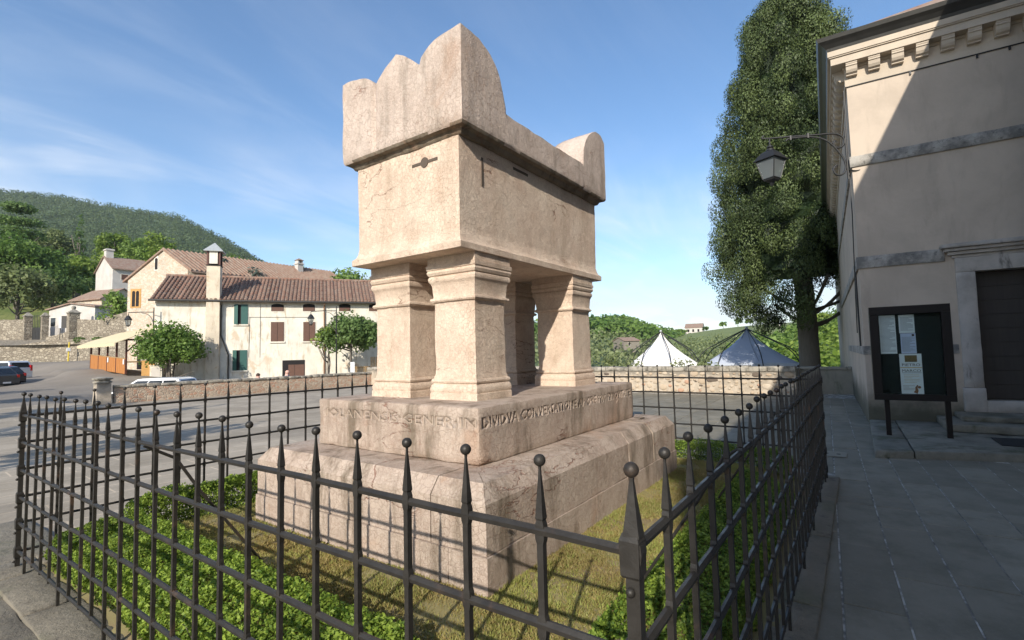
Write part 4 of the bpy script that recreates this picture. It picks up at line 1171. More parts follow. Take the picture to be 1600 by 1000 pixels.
mb.loft([sq(.10, 5.44, rq), sq(.15, 5.40, rq), sq(.255, 5.24, rq), sq(.265, 5.225, rq), sq(.22, 5.215, rq)]); mb.build('lantern_cap', M['dark_iron'], wl_)
top, bot = sq(.215, 5.21, rq), sq(.13, 4.80, rq)
for k in range(4):
    MB().tube([top[k], bot[k]], .011, 5).build('frame_bar', M['dark_iron'], wl_)
    MB().tube([bot[k], bot[(k+1) % 4]], .011, 5).build('frame_bar', M['dark_iron'], wl_)
    i_ = lambda p: tuple(Vector((lx, ly, p[2])).lerp(Vector(p), .96)); o_ = lambda p: tuple(Vector((lx, ly, p[2])).lerp(Vector(p), .985))
    a, b, c_, d_ = top[k], top[(k+1) % 4], bot[(k+1) % 4], bot[k]
    recalc(MB().loft([[i_(a), i_(b), i_(c_), i_(d_)], [o_(a), o_(b), o_(c_), o_(d_)]]).build('pane', M['lantern_glass'], wl_))
mb = MB(); mb.loft([sq(.13, 4.795, rq), sq(.12, 4.76, rq), sq(.04, 4.72, rq), sq(.02, 4.64, rq)]); mb.build('base', M['dark_iron'], wl_)
MB().lathe(lv([(.012, 4.80), (.014, 4.90), (.03, 4.93), (.036, 4.97), (.02, 5.03), (.005, 5.05)]), (lx, ly, 0), 10).build('bulb', M['bulb'], wl_, True)
MB().tube(smooth_path([lb(.02, 4.75), lb(-.10, 4.70), lb(-.2, 4.69), lb(-.3, 4.72)]), .014, 5).build('loose_cable', M['dark_iron'], wl_)

# ------------------------------------------------------------------ neighbouring house behind the viewer on the right: it shades the church square
nh = thing('neighbour_house', 'tall plastered house beside the viewer whose roof shades the church square', 'house', (0, -7, 0), R(2.6), local=True)
# local frame: x along the square, y=0 at the house axis
def nloc(x, y): return (x*math.cos(R(-2.6))-(y+7)*math.sin(R(-2.6)), x*math.sin(R(-2.6))+(y+7)*math.cos(R(-2.6)))
e0 = nloc(-10.37, -3.31); e1 = nloc(10.9, -2.345)
ey = e0[1]; EZ = 9.2
mb = MB(); mb.box(e0[0]+.06, e1[0]-.1, -6.0, ey-.12, -.2, EZ-.125); mb.build('wall', M['white_plaster'], nh)
mb = MB()
sl = .30
mb.loft([[(x, ey, EZ-.0), (x, ey-.02, EZ-.12), (x, -1.2, EZ-.12), (x, -6.3, EZ-.12), (x, -6.3, EZ), (x, -1.2, EZ+1.3)] for x in (e0[0], e1[0])])
recalc(mb.build('roof', M['tile_old'], nh))
for i in range(7):
    xx = e0[0]+2.2+i*2.9
    for zz in (1.2, 5.2):
        f_ = MB().box(xx, xx+1.0, ey-.118, ey-.07, zz, zz+1.5).build('shutter', M['shutter_brown'], nh)
        MB().box(xx-.1, xx+1.1, ey-.118, ey-.05, zz-.1, zz-.003).build('sill', M['string'], nh)

# ------------------------------------------------------------------ far parapet wall with stones one can pick out
pw = thing('parapet_wall', 'low rubble stone parapet wall beyond the railing with weathered coping', 'wall', (18.25, 6, 0), 0)
WX = 18.25
mb = MB().box(WX+.02, WX+.45, 1.72, 23.0, -1.5, .80); o = mb.build('wall_body', M['lime'], pw); roughen(o, .22, .02, 2.0, .01, 0)
y = 1.72
while y < 22.9:
    L = random.uniform(.42, .85); y1 = min(y+L, 23.0)
    o = MB().box(WX-.03, WX+.50, y+.004, y1-.004, .80, .965+random.uniform(-.02, .03)).build('coping_stone', M['coping'], pw); roughen(o, .15, .014, 3, .025, .02); y = y1
# individual face stones
smesh = []
for k in range(9):
    bm = bmesh.new(); bmesh.ops.create_icosphere(bm, subdivisions=2, radius=1.0)
    sd = Vector((k*5.1, 0, 0))
    for v in bm.verts:
        q = v.co.normalized(); bx_ = max(abs(q.x), abs(q.y), abs(q.z)); q = q.lerp(q/bx_*.8, .55)
        v.co = q*(1+.18*noise.noise(q*1.6+sd))
        v.co.x = max(v.co.x, -.55+.12*noise.noise(q*3+sd))
    for f in bm.faces: f.smooth = True
    m_ = bpy.data.meshes.new('stone'); bm.to_mesh(m_); bm.free(); m_.materials.append(M['stone'] if k < 7 else (M['stone_red'] if k == 7 else M['stone_dark'])); smesh.append(m_)
placed = []
for tr in range(4000):
    yy, zz = random.uniform(1.8, 9.2), random.uniform(.06, .74)
    sy = random.choice((.06, .08, .11, .14, .18))*random.uniform(.8, 1.2); sz = sy*random.uniform(.45, .8)
    if any(abs(yy-a) < (sy+b)*.92 and abs(zz-c_) < (sz+d_)*.92 for a, c_, b, d_ in placed): continue
    placed.append((yy, zz, sy, sz))
    if len(placed) > 150: break
placed.insert(0, (4.27, .52, .19, .10)); placed.insert(0, (5.15, .42, .12, .08))
for q, (yy, zz, sy, sz) in enumerate(placed):
    o = bpy.data.objects.new('stone', smesh[8] if q == 1 else (smesh[7] if q == 0 else random.choice(smesh[:7] if random.random() < .9 else smesh[7:])))
    C.objects.link(o); o.parent = pw; o.location = (WX+.035-18.25, yy-6, zz); o.scale = (.075, sy, sz); o.rotation_euler = (random.gauss(0, .12), 0, 0)
ew = thing('mossy_wall', 'mossy dark rendered low wall between the church flank and the parapet', 'wall', (19.7, .7, 0), 0)
o = MB().box(19.62, 20.0, -.42, 1.95, -1.5, .80).build('wall_body', M['mossy'], ew); roughen(o, .16, .02, 2.5, .01, 0)
for a_, b_ in ((-.42, .35), (.356, 1.15), (1.156, 1.95)):
    o = MB().box(19.58, 20.05, a_, b_, .802, .90).build('coping_stone', M['mossy'], ew); roughen(o, .15, .01, 3, .015, .015)
o = MB().box(18.3, 19.7, 1.70, 2.0, -1.0, .88).build('return_wall', M['mossy'], ew); roughen(o, .2, .015, 2.5, .01, 0)
cbm = thing('red_box', 'small red plastic box showing above the mossy wall beside the church', 'box', (24.5, .13, .6), 0)
MB().rects(24.5, .13, .22, .17, [(.3, 0), (1.02, .0), (1.04, .03), (1.10, .03), (1.12, 0)]).build('bin_body', M['red_plastic'], cbm); MB().tube([(24.25, -.0, .92), (24.25, .26, .92)], .02, 5).build('handle', M['dark_iron'], cbm)

# ------------------------------------------------------------------ left wall of brick and rubble with an end pier
bw = thing('brick_wall', 'low wall of brick and rubble along the road with stone coping', 'wall', (12, 23.8, 0), 0)
P0, P1 = Vector((6.95, 24.25)), Vector((18.6, 22.6)); dd = (P1-P0).normalized(); nn = Vector((-dd.y, dd.x)); LL = (P1-P0).length
def wp(s_, n_): q = P0+dd*s_+nn*n_; return (q.x, q.y)
mb = MB().prism([wp(0, 0), wp(LL, 0), wp(LL, .38), wp(0, .38)], -1.2, .58); o = recalc(mb.build('wall_body', M['brick_wall'], bw)); roughen(o, .28, .03, 1.6, .015, 0)
s_ = 0
while s_ < LL-.05:
    L = random.uniform(.35, .75); s1_ = min(s_+L, LL)
    o = recalc(MB().prism([wp(s_+.004, -.05), wp(s1_-.004, -.05), wp(s1_-.004, .43), wp(s_+.004, .43)], .58, .69+random.uniform(-.02, .02)).build('coping_stone', M['coping'], bw)); roughen(o, .16, .015, 3, .03, .02); s_ = s1_
gp_ = thing('gate_pier', 'short plastered pier with round stone cap at the end of the brick wall', 'pier', (6.62, 24.3, 0), 0)
MB().rects(6.62, 24.42, .22, .22, [(-.3, .02), (.78, 0)]).build('shaft', M['lime'], gp_)
MB().lathe([(.20, .78), (.30, .80), (.31, .85), (.24, .88), (.25, .91), (.33, .94), (.34, .985), (.26, 1.01), (.1, 1.03)], (6.62, 24.42, 0), 16).build('cap', M['coping'], gp_)

# ------------------------------------------------------------------ distances: (bearing, depth) to world, height on a sight line
def zz(px, py, d): return 1.65 + (551+(800-px)*.0231-py)/768.4*d
def xy(px, d): q = ctl(px, d); return float(q[0]), float(q[1])

def ridge(name, crest, dfoot, zfoot, dback, mat, nu=160, nt=26, bump=2.0, freq=.03, kind='structure', power=.9):
    pxs = [c[0] for c in crest]; u_ = np.linspace(pxs[0], pxs[-1], nu)
    cy_ = np.interp(u_, pxs, [c[1] for c in crest]); cd = np.interp(u_, pxs, [c[2] for c in crest])
    k = np.ones(7)/7; cy_ = np.convolve(np.pad(cy_, 3, 'edge'), k, 'valid')
    V = []
    for i in range(nu):
        zc = zz(u_[i], cy_[i], cd[i])
        for j in range(nt):
            t_ = j/(nt-1)*1.35
            if t_ <= 1: d = dfoot+(cd[i]-dfoot)*t_; z = zfoot+(zc-zfoot)*t_**power
            else: f_ = (t_-1)/.35; d = cd[i]+(dback-cd[i])*f_; z = zc+(zfoot-zc)*f_*f_
            x, y = xy(u_[i], d); z += bump*noise.noise(Vector((x*freq, y*freq, 1.3)))*min(1, t_*3)*(0 if t_ > 1.0 else 1)
            V.append((x, y, z))
    I = np.arange(nu*nt).reshape(nu, nt); mb = MB(); mb.add(V, np.stack([I[:-1, :-1], I[1:, :-1], I[1:, 1:], I[:-1, 1:]], -1).reshape(-1, 4).tolist())
    o = mb.build(name, mat, None, True); o['kind'] = kind
    return o, np.array(V).reshape(nu, nt, 3)
mtn, MV = ridge('hills', [(-420, 302, 760), (-200, 291, 760), (0, 294, 740), (60, 302, 730), (120, 313, 720), (180, 325, 700), (240, 332, 690), (280, 341, 680), (320, 358, 670), (350, 375, 660), (385, 397, 650), (420, 420, 640), (470, 455, 640), (560, 520, 640), (660, 545, 640)],
              170, 14, 1200, M['mount'], 220, 30, 5, .012, power=1.25)
hillA, HA = ridge('hills', [(560, 545, 330), (700, 535, 330), (860, 522, 320), (930, 517, 310), (965, 514, 300), (1000, 521, 300), (1025, 527, 300), (1050, 535, 310), (1090, 540, 320), (1150, 548, 330)], 90, -7, 620, M['mount'], 120, 22, 3, .03)
hillB, HB = ridge('hills', [(960, 548, 215), (1020, 535, 225), (1060, 524, 240), (1110, 517, 245), (1165, 511, 240), (1230, 506, 235), (1330, 500, 230), (1450, 495, 230), (1620, 490, 230)], 80, -8, 480, M['vineyard'], 110, 20, 1.2, .03)
hillC, HC = ridge('hills', [(1150, 560, 120), (1205, 548, 125), (1245, 530, 130), (1290, 509, 135), (1340, 498, 140), (1450, 490, 140), (1600, 485, 140), (1750, 490, 140)], 42, -5, 260, M['mount'], 90, 18, 1.0, .05)

def forest(name, Vg, ncrown, jlo, jhi, rad, per, leaf, mat, seed, tb=.45):
    g = np.random.default_rng(seed); nu, nt, _ = Vg.shape; bl_ = []
    for _ in range(ncrown):
        a = g.uniform(0, nu-1.001); b = g.uniform(jlo, jhi)*(nt-1)
        i, j = int(a), int(b); fa, fb = a-i, b-j
        j = min(j, nt-2)
        p = Vg[i, j]*(1-fa)*(1-fb)+Vg[i+1, j]*fa*(1-fb)+Vg[i, j+1]*(1-fa)*fb+Vg[i+1, j+1]*fa*fb
        r = rad*g.uniform(.55, 1.35)
        bl_.append((p+np.array([0, 0, r*.55]), (r, r, r*g.uniform(.75, 1.1)), np.clip(tb+.26*g.normal(), 0, 1)))
    P, A, B, T = blob_leaves(bl_, per, leaf, .7, .45, seed+1, .75, tn=.12)
    o = quads_mesh(name, P, A, B, T, mat); o['kind'] = 'stuff'; return o
forest('forest', MV, 13000, .12, .76, 4.2, 1.7, .85, M['forest'], 21)
forest('forest', HA, 1500, .45, .76, 4.4, 2.0, 1.1, M['leaf_mid'], 23, .3)
forest('undergrowth', HA, 900, .1, .6, 2.6, 4.0, .65, M['leaf_olive'], 25, .3)
forest('undergrowth', HB, 800, .06, .46, 1.9, 9, .34, M['leaf_olive'], 26, .35)
forest('undergrowth', HC, 1100, .05, .78, 2.0, 9, .40, M['leaf_light'], 27, .25)
forest('forest', HC, 260, .3, .76, 2.8, 8, .45, M['leaf_mid'], 28, .45)

# ------------------------------------------------------------------ trees
def tree(name, label, x, y, z0, h, rad, mat, seed, n_clump=34, leaf=.22, per=60, trunk_r=None, base=.28, group=None, cat='tree', shape='round', tb=.5, limbs=5, stems=1):
    g = np.random.default_rng(seed)
    r = thing(name, label, cat, (x, y, z0), 0, group)
    tr_ = trunk_r or h*.028
    mb = MB()
    for q in range(stems):
        ox, oy = (0, 0) if stems == 1 else (g.normal()*.25, g.normal()*.25)
        top_ = (x+ox*2+g.normal()*.12*rad, y+oy*2+g.normal()*.12*rad, z0+h*.72)
        mb.tube([(x+ox, y+oy, z0-.5), (x+ox, y+oy, z0+h*.04), (x+ox*1.3+.04*h*g.normal()*.3, y+oy*1.3, z0+h*.30), top_], [tr_*1.25/stems**.5, tr_/stems**.5, tr_*.75/stems**.5, tr_*.25], 8)
    mb.build('trunk', M['bark'], r, True)
    for q in range(limbs):
        an = g.uniform(0, 6.28); zb = z0+h*g.uniform(base*.7, .55)
        e = (x+math.cos(an)*rad*.75, y+math.sin(an)*rad*.75, zb+h*g.uniform(.12, .3)); m_ = (x+math.cos(an)*rad*.3, y+math.sin(an)*rad*.3, zb+h*.05)
        MB().tube([(x, y, zb), m_, e], [tr_*.5, tr_*.35, tr_*.1], 6).build('limb', M['bark'], r, True)
    bl_ = []
    cz_ = z0+h*(base+1)/2; hz_ = h*(1-base)/2
    for q in range(n_clump):
        d = unit(g.normal(size=3)); 
        if d[2] < -.55: d[2] *= -.6
        rr = g.uniform(.45, .98)
        if shape == 'cone':
            f_ = g.random()**1.3; an = g.uniform(0, 6.28); wdt = (1-f_)*.95+.06
            c_ = np.array([x+math.cos(an)*rad*wdt*.75, y+math.sin(an)*rad*wdt*.75, z0+h*(base+(1-base)*f_)]); s_ = rad*(.20+.30*(1-f_))
            bl_.append((c_, (s_*1.1, s_*1.1, s_*.75), np.clip(tb+.2*g.normal(), 0, 1))); continue
        if shape == 'layer':
            f_ = (q % 7)/6+g.uniform(-.03, .03); an = g.uniform(0, 6.28); wdt = (1-f_)**.7*.9+.1
            rr = g.uniform(.2, 1)
            c_ = np.array([x+math.cos(an)*rad*wdt*rr, y+math.sin(an)*rad*wdt*rr, z0+h*(base+(1-base)*f_)-rad*.08*rr]); s_ = rad*.27
            bl_.append((c_, (s_*1.3, s_*1.3, s_*.38), np.clip(tb+.2*g.normal(), 0, 1))); continue
        c_ = np.array([x, y, cz_])+d*np.array([rad, rad, hz_])*rr*.80
        s_ = min(rad, hz_)*g.uniform(.24, .42)
        bl_.append((c_, (s_, s_, s_*.85), np.clip(tb+.22*g.normal(), 0, 1)))
    P, A, B, T = blob_leaves(bl_, per, leaf, .6, .6, seed+3, .50, tn=.15)
    # a broad crown mass has its own inside leaves, darker only because they lie deep
    quads_mesh('crown', P, A, B, T, mat, r)
    return r
def far_tree(name, label, px, ytop, ybot, wpx, d, mat, seed, **kw):
    x, y = xy(px, d); zt, zb = zz(px, ytop, d), zz(px, ybot, d); rad = wpx/768.4*d/2
    z0 = min(zb, gz(x, y)+2.0)
    return tree(name, label, x, y, z0, zt-z0, rad, M[mat], seed, **kw)
LF = dict(leaf=.34, per=34, n_clump=46)
GRP = 'trees on the slope behind the village'
far_tree('cedar_tree', 'dark flat layered cedar at the left edge, topmost of the slope', 18, 320, 445, 110, 105, 'leaf_dark', 41, group=GRP, shape='layer', leaf=.30, per=34, n_clump=84, base=.2, tb=.75)
far_tree('broad_tree', 'large blue green broad crowned tree below the layered cedar', 22, 356, 500, 118, 84, 'leaf_mid', 42, group=GRP, base=.1, tb=.25, leaf=.30, per=38, n_clump=80)
far_tree('broad_tree', 'olive green bushy tree above the low gate wall at left edge', 25, 412, 510, 110, 74, 'leaf_olive', 43, group=GRP, base=.08, tb=.05, leaf=.27, per=40, n_clump=70)
far_tree('broad_tree', 'dark tree right of the olive green bushy tree, left of the small hut', 78, 415, 492, 66, 80, 'leaf_dark', 44, group=GRP, base=.08, tb=.6, **LF)
far_tree('conifer_tree', 'slender dark conifer with reddish tip rising alone against the wooded hill', 118, 333, 400, 26, 120, 'leaf_dark', 45, group=GRP, shape='cone', base=.12, tb=.5, leaf=.28, per=40, n_clump=70)
far_tree('broad_tree', 'bright yellow green rounded tree left of the white house chimney', 128, 394, 470, 92, 96, 'leaf_light', 46, group=GRP, base=.06, tb=.35, **LF)
far_tree('broad_tree', 'dark green tree mass between bright tree and white house gable', 112, 425, 475, 70, 88, 'leaf_dark', 47, group=GRP, base=.05, tb=.9, **LF)
far_tree('broad_tree', 'pale green spreading tree right of the slender conifer', 176, 354, 415, 62, 130, 'leaf_light', 48, group=GRP, base=.1, tb=.3, **LF)
far_tree('broad_tree', 'mid green tree between two paler trees above the white house', 212, 358, 420, 54, 126, 'leaf_mid', 49, group=GRP, base=.1, tb=.7, **LF)
far_tree('broad_tree', 'tall round pale green tree behind the gabled stone house', 252, 349, 420, 66, 118, 'leaf_light', 50, group=GRP, base=.1, tb=.25, **LF)
far_tree('broad_tree', 'low rounded yellow green tree above the white house roof', 190, 388, 430, 70, 102, 'leaf_light', 51, group=GRP, base=.02, tb=.45, **LF)
far_tree('broad_tree', 'olive tinged tree between the cedar and the slender conifer', 78, 350, 420, 60, 125, 'leaf_olive', 52, group=GRP, base=.05, tb=.0, **LF)
far_tree('broad_tree', 'bushy tree close before the white house, left of the stone gable', 176, 442, 505, 42, 62, 'leaf_mid', 53, group=GRP, base=.06, tb=.85, leaf=.22, per=60, n_clump=50)
far_tree('broad_tree', 'pale green tree on the skyline right of the tall chimney', 372, 386, 430, 66, 120, 'leaf_light', 54, group=GRP, base=.05, tb=.3, **LF)
far_tree('broad_tree', 'dark round tree on the skyline beyond the ridge chimney', 457, 403, 440, 56, 105, 'leaf_mid', 55, group=GRP, base=.05, tb=.4, **LF)
far_tree('broad_tree', 'yellow green low tree left of the dark round skyline tree', 420, 404, 440, 44, 112, 'leaf_light', 56, group=GRP, base=.05, tb=.2, **LF)
far_tree('broad_tree', 'leafy green tree beyond the end of the long roof beside the tomb', 545, 414, 470, 96, 62, 'leaf_mid', 57, group=GRP, base=.2, tb=.6, leaf=.24, per=55, n_clump=60)
far_tree('blue_conifer', 'grey blue conifer top directly right of the tall chimney', 346, 402, 470, 34, 50, 'leaf_blue', 58, group=GRP, shape='cone', base=.1, leaf=.15, per=120, n_clump=60)
far_tree('blue_conifer', 'grey blue bushy conifer alone in the middle of the old roof', 398, 407, 470, 40, 51, 'leaf_blue', 59, group=GRP, base=.3, leaf=.15, per=120, n_clump=50)
for i, (px, w, lab) in enumerate(((123, 15, 'small clipped round bush on the stone terrace, left one of two'), (151, 14, 'small clipped round bush on the stone terrace, nearer the awning'))):
    x, y = xy(px, 57.3); z0 = zz(px, 537, 57.3)
    r_ = thing('round_bush', lab, 'bush', (x, y, z0), 0, 'clipped bushes on the terrace')
    P, A, B, T = blob_leaves([((x, y, z0+.32), (w/768*57/2*1.05, .5, .36), .2)], 2200, .07, .6, .8, 70+i, .6); quads_mesh('foliage', P, A, B, T, M['leaf_mid'], r_)
    MB().tube([(x, y, z0-.3), (x, y, z0+.3)], .05, 5).build('stem', M['bark'], r_)
x, y = xy(267, 36.3)
tree('fig_tree', 'dense big leaved fig tree against the white house corner', x, y, .1, 4.45, 2.3, M['leaf_mid'], 61, n_clump=110, leaf=.13, per=150, base=.01, tb=.35, trunk_r=.14, stems=3)
x, y = xy(548, 39.5)
tree('shade_tree', 'dark leafy shade tree with drooping foliage beside the tomb pillars', x, y, -.3, 5.7, 2.7, M['leaf_dark'], 62, n_clump=100, leaf=.14, per=140, base=.20, tb=.8, trunk_r=.12)
x, y = xy(512, 38.8)
tree('vine_tree', 'light green vine growing up twisted stems by the lamp post', x, y, -.3, 4.6, 1.25, M['leaf_light'], 63, n_clump=36, leaf=.13, per=120, base=.42, tb=.35, trunk_r=.12, stems=3, limbs=3)

# the cypress
CD = 24.5; cxp, cyp = xy(1243, CD); tx_, ty_ = xy(1262, CD)
cyp_t = thing('cypress_tree', 'tall dense dark green cypress beyond the church corner', 'tree', (tx_, ty_, -1.2), 0)
mb = MB(); mb.tube([(tx_, ty_, -1.6), (tx_, ty_, -.6), (tx_, ty_, 1.5), (tx_-.02, ty_+.05, 4.5), (cxp, cyp, 9), (cxp+.2, cyp-.3, 16.5)], [.60, .50, .45, .42, .30, .06], 14)
tk = mb.build('trunk', M['bark'], cyp_t, True); roughen(tk, .2, .03, 2.5)
for an, zb, ln, zr in ((-.9, 2.6, 2.4, 1.0), (-.5, 2.5, 2.9, .9), (2.3, 2.8, 1.7, .9), (3.6, 3.2, 2.4, 1.6), (1.2, 3.4, 2.2, 1.4), (-2.0, 3.0, 2.0, 1.5), (-1.2, 3.3, 3.0, 1.3)):
    e = Vector((tx_+math.cos(an)*ln, ty_+math.sin(an)*ln, zb+zr)); b_ = Vector((tx_, ty_, zb)); m_ = b_.lerp(e, .5)+Vector((0, 0, -.18))
    MB().tube(smooth_path([b_, m_, e]), .075, 6).build('limb', M['bark'], cyp_t, True)
g = np.random.default_rng(77)
zp = [2.6, 3.4, 4.6, 6.0, 8.5, 11, 13.8, 16.0, 17.8, 18.9, 19.6]; rp = [1.1, 2.6, 3.5, 3.75, 3.65, 3.45, 3.05, 2.6, 2.0, 1.35, .45]
bl_ = []
ph = g.uniform(0, 6.28, 12)
def crown_r(zv, an):
    base_ = np.interp(zv, zp, rp)
    lob = .05*math.sin(3*an+zv*.9+ph[0])+.07*math.sin(5*an-zv*2.1+ph[1])+.09*math.sin(zv*3.9+2*an+ph[2])
    return base_*(.93+lob)
for q in range(1500):
    zv = 2.8+16.7*g.random()**.95; an = g.uniform(0, 6.28); rr = crown_r(zv, an)
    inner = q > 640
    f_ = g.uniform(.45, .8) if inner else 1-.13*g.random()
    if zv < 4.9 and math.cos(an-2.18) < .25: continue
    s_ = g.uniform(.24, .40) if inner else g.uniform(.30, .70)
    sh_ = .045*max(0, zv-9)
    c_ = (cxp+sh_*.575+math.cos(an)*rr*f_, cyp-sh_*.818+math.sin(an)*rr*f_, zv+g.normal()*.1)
    bl_.append((c_, (s_, s_, s_*g.uniform(1.0, 1.5)), (0.05 if inner else g.uniform(.22, .95))))  # inner clumps get a near-black tint: depth shade painted into the leaf colour
P, A, B, T = blob_leaves(bl_, 1450, .046, .6, .30, 78, .64, tn=.08)
A = A*.8+np.array([0, 0, .024])
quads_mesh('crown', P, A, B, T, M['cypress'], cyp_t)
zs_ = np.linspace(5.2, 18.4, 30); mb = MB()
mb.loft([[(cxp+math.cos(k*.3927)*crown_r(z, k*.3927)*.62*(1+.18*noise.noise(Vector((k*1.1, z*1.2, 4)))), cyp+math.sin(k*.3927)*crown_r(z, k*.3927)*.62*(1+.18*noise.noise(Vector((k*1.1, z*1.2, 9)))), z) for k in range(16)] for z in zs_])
core = mb.build('crown_shade_core', M['cypress'], cyp_t)
at = core.data.attributes.new('tint', 'FLOAT', 'POINT'); at.data.foreach_set('value', np.full(len(core.data.vertices), .0, np.float32))  # opaque core added to block light; darkest tint paints the shade between clumps

# shrubs and olive sprays behind the parapet
def shrub(label, px, d, ytop, ybot, wpx, mat, seed, leaf=.06, n_clump=26, per=300, tb=.5, name='shrub'):
    x, y = xy(px, d); zt = zz(px, ytop, d); z0 = gz(x, y)
    return tree(name, label, x, y, z0, zt-z0, wpx/768.4*d/2, M[mat], seed, n_clump=n_clump, leaf=leaf, per=per, base=max(.2, 1-(2.4/(zt-z0+.01))*.8), cat='shrub', group='shrubs behind the parapet', tb=tb, trunk_r=.05, limbs=4)
shrub('feathery olive shrub before the white tent, directly right of the tomb pillar', 948, 22.5, 543, 575, 56, 'leaf_olive', 81, n_clump=30)
shrub('bright grassy shrub at the foot of the white tent, left side', 985, 24, 548, 575, 50, 'leaf_olive', 82)
shrub('wispy olive shrub rising before the right half of the white tent', 1062, 21.5, 546, 575, 44, 'leaf_olive', 83, n_clump=22)
shrub('olive shrub filling the gap between the two tents', 1098, 23, 549, 575, 46, 'leaf_olive', 84)
shrub('small dark green sprig before the grey tent', 1161, 20.2, 557, 575, 18, 'leaf_mid', 85, leaf=.05, n_clump=10)
shrub('small reddish leaved shrub peeping over the parapet beside the tomb pillar', 934, 20.5, 562, 576, 20, 'leaf_red', 86, leaf=.05, n_clump=10)
GR = 'trees on the far ridge'
for (px, yt, yb_, w, d, mat, sd, lab) in (
    (1130, 503, 516, 13, 240, 'leaf_mid', 91, 'small round tree alone on the vineyard ridge left of the grey tent tip'),
    (1153, 497, 512, 15, 240, 'leaf_dark', 92, 'taller round tree on the ridge just left of the tent tip'),
    (1172, 498, 512, 16, 238, 'leaf_mid', 93, 'bushy tree on the ridge just right of the tent tip'),
    (1192, 496, 512, 22, 236, 'leaf_mid', 94, 'broad tree on the ridge below the cypress'),
    (1102, 511, 520, 12, 246, 'leaf_dark', 95, 'low dark tree right beside the white villa'),
    (1062, 514, 526, 22, 250, 'leaf_mid', 96, 'bushy tree hiding the left wall of the white villa'),
    (1290, 484, 520, 44, 118, 'leaf_light', 97, 'large pale tree on the slope between cypress trunk and church'),
    (1318, 488, 530, 40, 100, 'leaf_mid', 98, 'mid green tree on the slope touching the church flank')):
    x, y = xy(px, d); zt, zb = zz(px, yt, d), zz(px, yb_, d)
    tree('ridge_tree', lab, x, y, zb, zt-zb, w/768.4*d/2, M[mat], sd, n_clump=30, leaf=.5 if d > 200 else .3, per=22 if d > 200 else 40, base=.15, group=GR, limbs=2)

# ------------------------------------------------------------------ buildings of the village
def house(name, label, A, B, dep_, z0, ze, zr, wall, roof, wins=(), cat='house', gable_front=False, ov=.35, group=None, chim=None):
    """A, B: the two ends of the front wall (world xy); local x runs A to B, y runs back"""
    A, B = Vector(A), Vector(B); L = (B-A).length; rz = math.atan2(B.y-A.y, B.x-A.x)
    r = thing(name, label, cat, (A.x, A.y, z0), rz, group, local=True); he, hr = ze-z0, zr-z0
    mb = MB()
    if gable_front:
        mb.loft([[(0, y, -1.5), (L, y, -1.5), (L, y, he), (L/2, y, hr), (0, y, he)] for y in (0, dep_)])
    else:
        mb.loft([[(x, 0, -1.5), (x, dep_, -1.5), (x, dep_, he), (x, dep_/2, hr), (x, 0, he)] for x in (0, L)])
    recalc(mb.build('wall', M[wall], r))
    mb = MB(); t_ = .16
    if gable_front:
        sl_ = (hr-he)/(L/2); prof = [(-ov, he-ov*sl_+.02), (L/2, hr+.02), (L+ov, he-ov*sl_+.02), (L+ov, he-ov*sl_+.02+t_), (L/2, hr+.02+t_), (-ov, he-ov*sl_+.02+t_)]
        mb.loft([[(x, y, z) for x, z in prof] for y in (-ov*.8, dep_+ov)])
    else:
        sl_ = (hr-he)/(dep_/2); prof = [(-ov, he-ov*sl_+.02), (dep_/2, hr+.02), (dep_+ov, he-ov*sl_+.02), (dep_+ov, he-ov*sl_+.02+t_), (dep_/2, hr+.02+t_), (-ov, he-ov*sl_+.02+t_)]
        mb.loft([[(x, y, z) for y, z in prof] for x in (-ov*.6, L+ov*.6)])
    rf = recalc(mb.build('roof', M[roof], r))
    # tile courses: rows of half round ridges down the slope
    for (u0, u1, w0, w1, mt, sh) in wins:
        f_ = MB().box(u0-.08, u1+.08, -.03, -.003, w0-.08, w1+.08).build('window', M['house'], r)
        MB().box(u0, u1, -.036, -.0315, w0, w1).build('pane', M[mt], f_)
    if chim:
        cx_, cy_, cw, ch = chim
        c_ = MB(); c_.rects(cx_, cy_, cw/2, cw/2, [(hr-1.6, 0), (ch-z0-.3, 0), (ch-z0-.28, .12), (ch-z0-.1, .12), (ch-z0, .0)]); c_.build('chimney', M[wall], rf)
    return r
V2 = lambda px, d: Vector(xy(px, d))
# white house high on the left
house('white_house', 'white house with brown roof and tall chimney, high behind the stone gable', V2(172, 78), V2(172, 78)+Vector((5.4, .13)), 7.5, zz(172, 470, 78), zz(172, 419, 78), zz(172, 405, 82), 'white_plaster', 'tile_old',
      [(1.15, 2.05, 3.4, 4.3, 'shutter_brown', 0), (3.6, 4.5, 3.4, 4.3, 'shutter_brown', 0)], chim=(.55, 3.7, 1.0, zz(166, 388, 80)))
house('low_house', 'low stone house with weathered tiled roof behind the small white hut', V2(108, 74), V2(156, 72), 6.0, zz(108, 500, 74), zz(108, 471, 74), zz(108, 458, 77), 'old_wall', 'tile_old', [(1.4, 2.2, .9, 1.7, 'dark', 0)])
hut = house('gate_hut', 'small white gabled hut with dark window behind the iron gate', V2(74, 69), V2(146, 66), 6.0, zz(74, 528, 69), zz(74, 486, 69), zz(112, 476, 67.5), 'white_plaster', 'tile_old', [(.45, 1.5, 1.5, 2.65, 'window_glass', 0)], gable_front=True, cat='hut')
